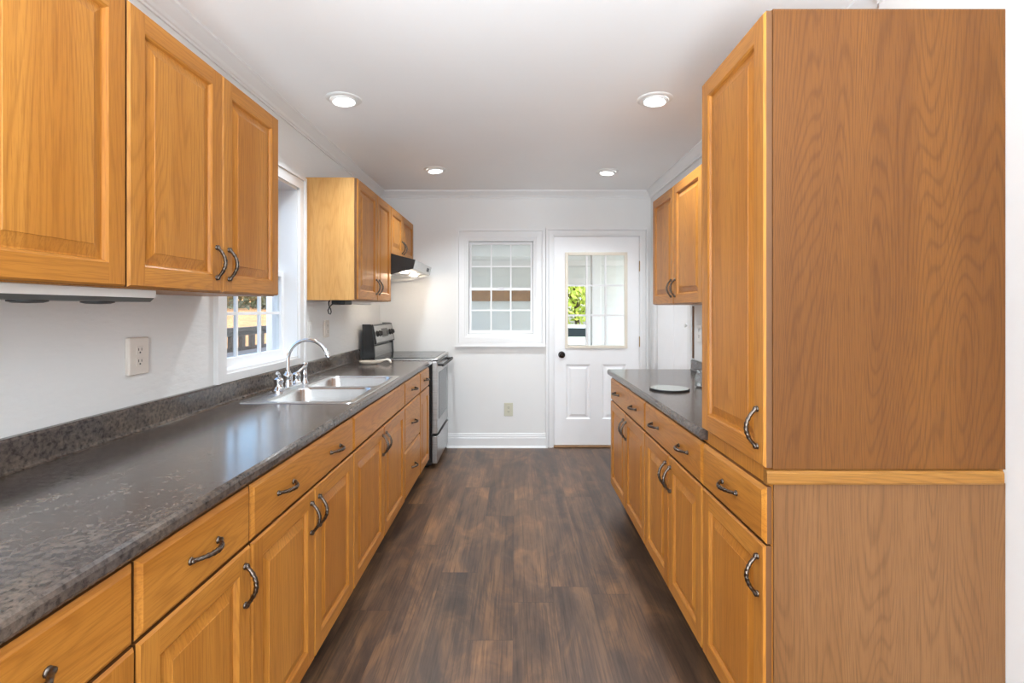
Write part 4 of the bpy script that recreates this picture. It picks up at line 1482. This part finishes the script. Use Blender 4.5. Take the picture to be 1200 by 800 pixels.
# ------------------------------------------------------------------ deck and hillside beyond the sink window
DKZ = 0.34
bm = nb()
y = -2.0
while y < 18.0:
    box(bm, -6.75, -2.0, y, y + 0.135, DKZ - 0.03, DKZ)
    y += 0.142
struct('floor_deck', bm, M['deck_floor'])
dr_ = thing('deck_railing', 'dark weathered wooden deck railing outside the sink window', 'railing', (-6.65, 6.0, DKZ))
bm = nb(); box(bm, -6.74, -6.56, -2.0, 18.0, 0.79, 0.90, bev=0.008); obj('top_rail', bm, M['deck_wood'], dr_)
bm = nb(); box(bm, -6.68, -6.62, -2.0, 18.0, 0.70, 0.79); obj('under_rail', bm, M['deck_wood'], dr_)
bm = nb(); box(bm, -6.69, -6.61, -2.0, 18.0, DKZ + 0.001, DKZ + 0.08); obj('bottom_rail', bm, M['deck_wood'], dr_)
y = 8.5
while y < 16.5:
    bm = nb(); box(bm, -6.70, -6.60, y, y + 0.13, DKZ + 0.001, 0.70); obj('baluster', bm, M['deck_wood'], dr_)
    y += 0.46
bm = nb()
px, pyy = -3.05, 6.46
box(bm, px - 0.10, px + 0.10, pyy - 0.10, pyy + 0.10, DKZ, 3.0, bev=0.006)
box(bm, px - 0.13, px + 0.13, pyy - 0.13, pyy + 0.13, DKZ, DKZ + 0.12, bev=0.006)
box(bm, px - 0.13, px + 0.13, pyy - 0.13, pyy + 0.13, 2.88, 3.0, bev=0.006)
tag(obj('porch_post', bm, M['trim']), 'thick white deck post outside the sink window', 'post')

# hillside covered with leaves
bm = nb()
NX, NY = 40, 50
gv = {}
for i in range(NX + 1):
    for j in range(NY + 1):
        x = -6.9 - 26.0 * i / NX
        yy = -10 + 50.0 * j / NY
        d = -6.9 - x
        z = 0.05 + 0.155 * d + 0.05 * math.sin(x * 1.3 + yy * 0.7) + 0.04 * math.sin(yy * 1.9) + (0.12 * max(0, d - 9))
        gv[i, j] = bm.verts.new((x, yy, z))
for i in range(NX):
    for j in range(NY):
        bm.faces.new([gv[i, j], gv[i + 1, j], gv[i + 1, j + 1], gv[i, j + 1]])
struct('hill', bm, M['leaves'], smooth=True)


def hill_z(x, yy):
    d = -6.9 - x
    return 0.05 + 0.155 * d + (0.12 * max(0, d - 9))


spots = [(-15.4, 27.2), (-15.3, 29.8), (-15.6, 32.6), (-18.6, 34.6)]
SLAB = ['dark leafy shrub on the leafy slope, %s through the sink window' % w for w in
        ('leftmost', 'second from left', 'third from left', 'farthest up the slope')]
for k, (x, yy) in enumerate(spots):
    z = hill_z(x, yy)
    t_ = thing('shrub', SLAB[k], 'shrub', (x, yy, z), 'shrubs on the slope')
    bm = nb()
    for i in range(700):
        u = random.random() ** 0.5
        a = random.uniform(0, 6.283)
        hh = random.random()
        rr = 1.15 * u * math.sqrt(max(0.05, 1 - (hh - 0.35) ** 2 * 1.8))
        p = Vector((x + rr * math.cos(a), yy + rr * math.sin(a), z + 0.05 + 1.9 * hh))
        d1_ = Vector((random.gauss(0, 1), random.gauss(0, 1), random.gauss(0, 1))).normalized()
        d2_ = d1_.orthogonal().normalized()
        s = random.uniform(0.08, 0.18)
        bm.faces.new([bm.verts.new(p + d1_ * s), bm.verts.new(p + d2_ * s * 0.5), bm.verts.new(p - d1_ * s), bm.verts.new(p - d2_ * s * 0.5)])
    obj('foliage', bm, M['leaf_d'], t_)
    bm = nb()
    for i in range(16):
        a = random.uniform(0, 6.283)
        l_ = random.uniform(1.2, 2.4)
        sp_ = random.uniform(0.3, 1.3)
        sweep(bm, [(x, yy, z - 0.05), (x + math.cos(a) * sp_ * 0.4, yy + math.sin(a) * sp_ * 0.4, z + l_ * 0.6), (x + math.cos(a) * sp_, yy + math.sin(a) * sp_, z + l_)], [0.03, 0.022, 0.01], 5)
    obj('twigs', bm, M['twig'], t_, True)
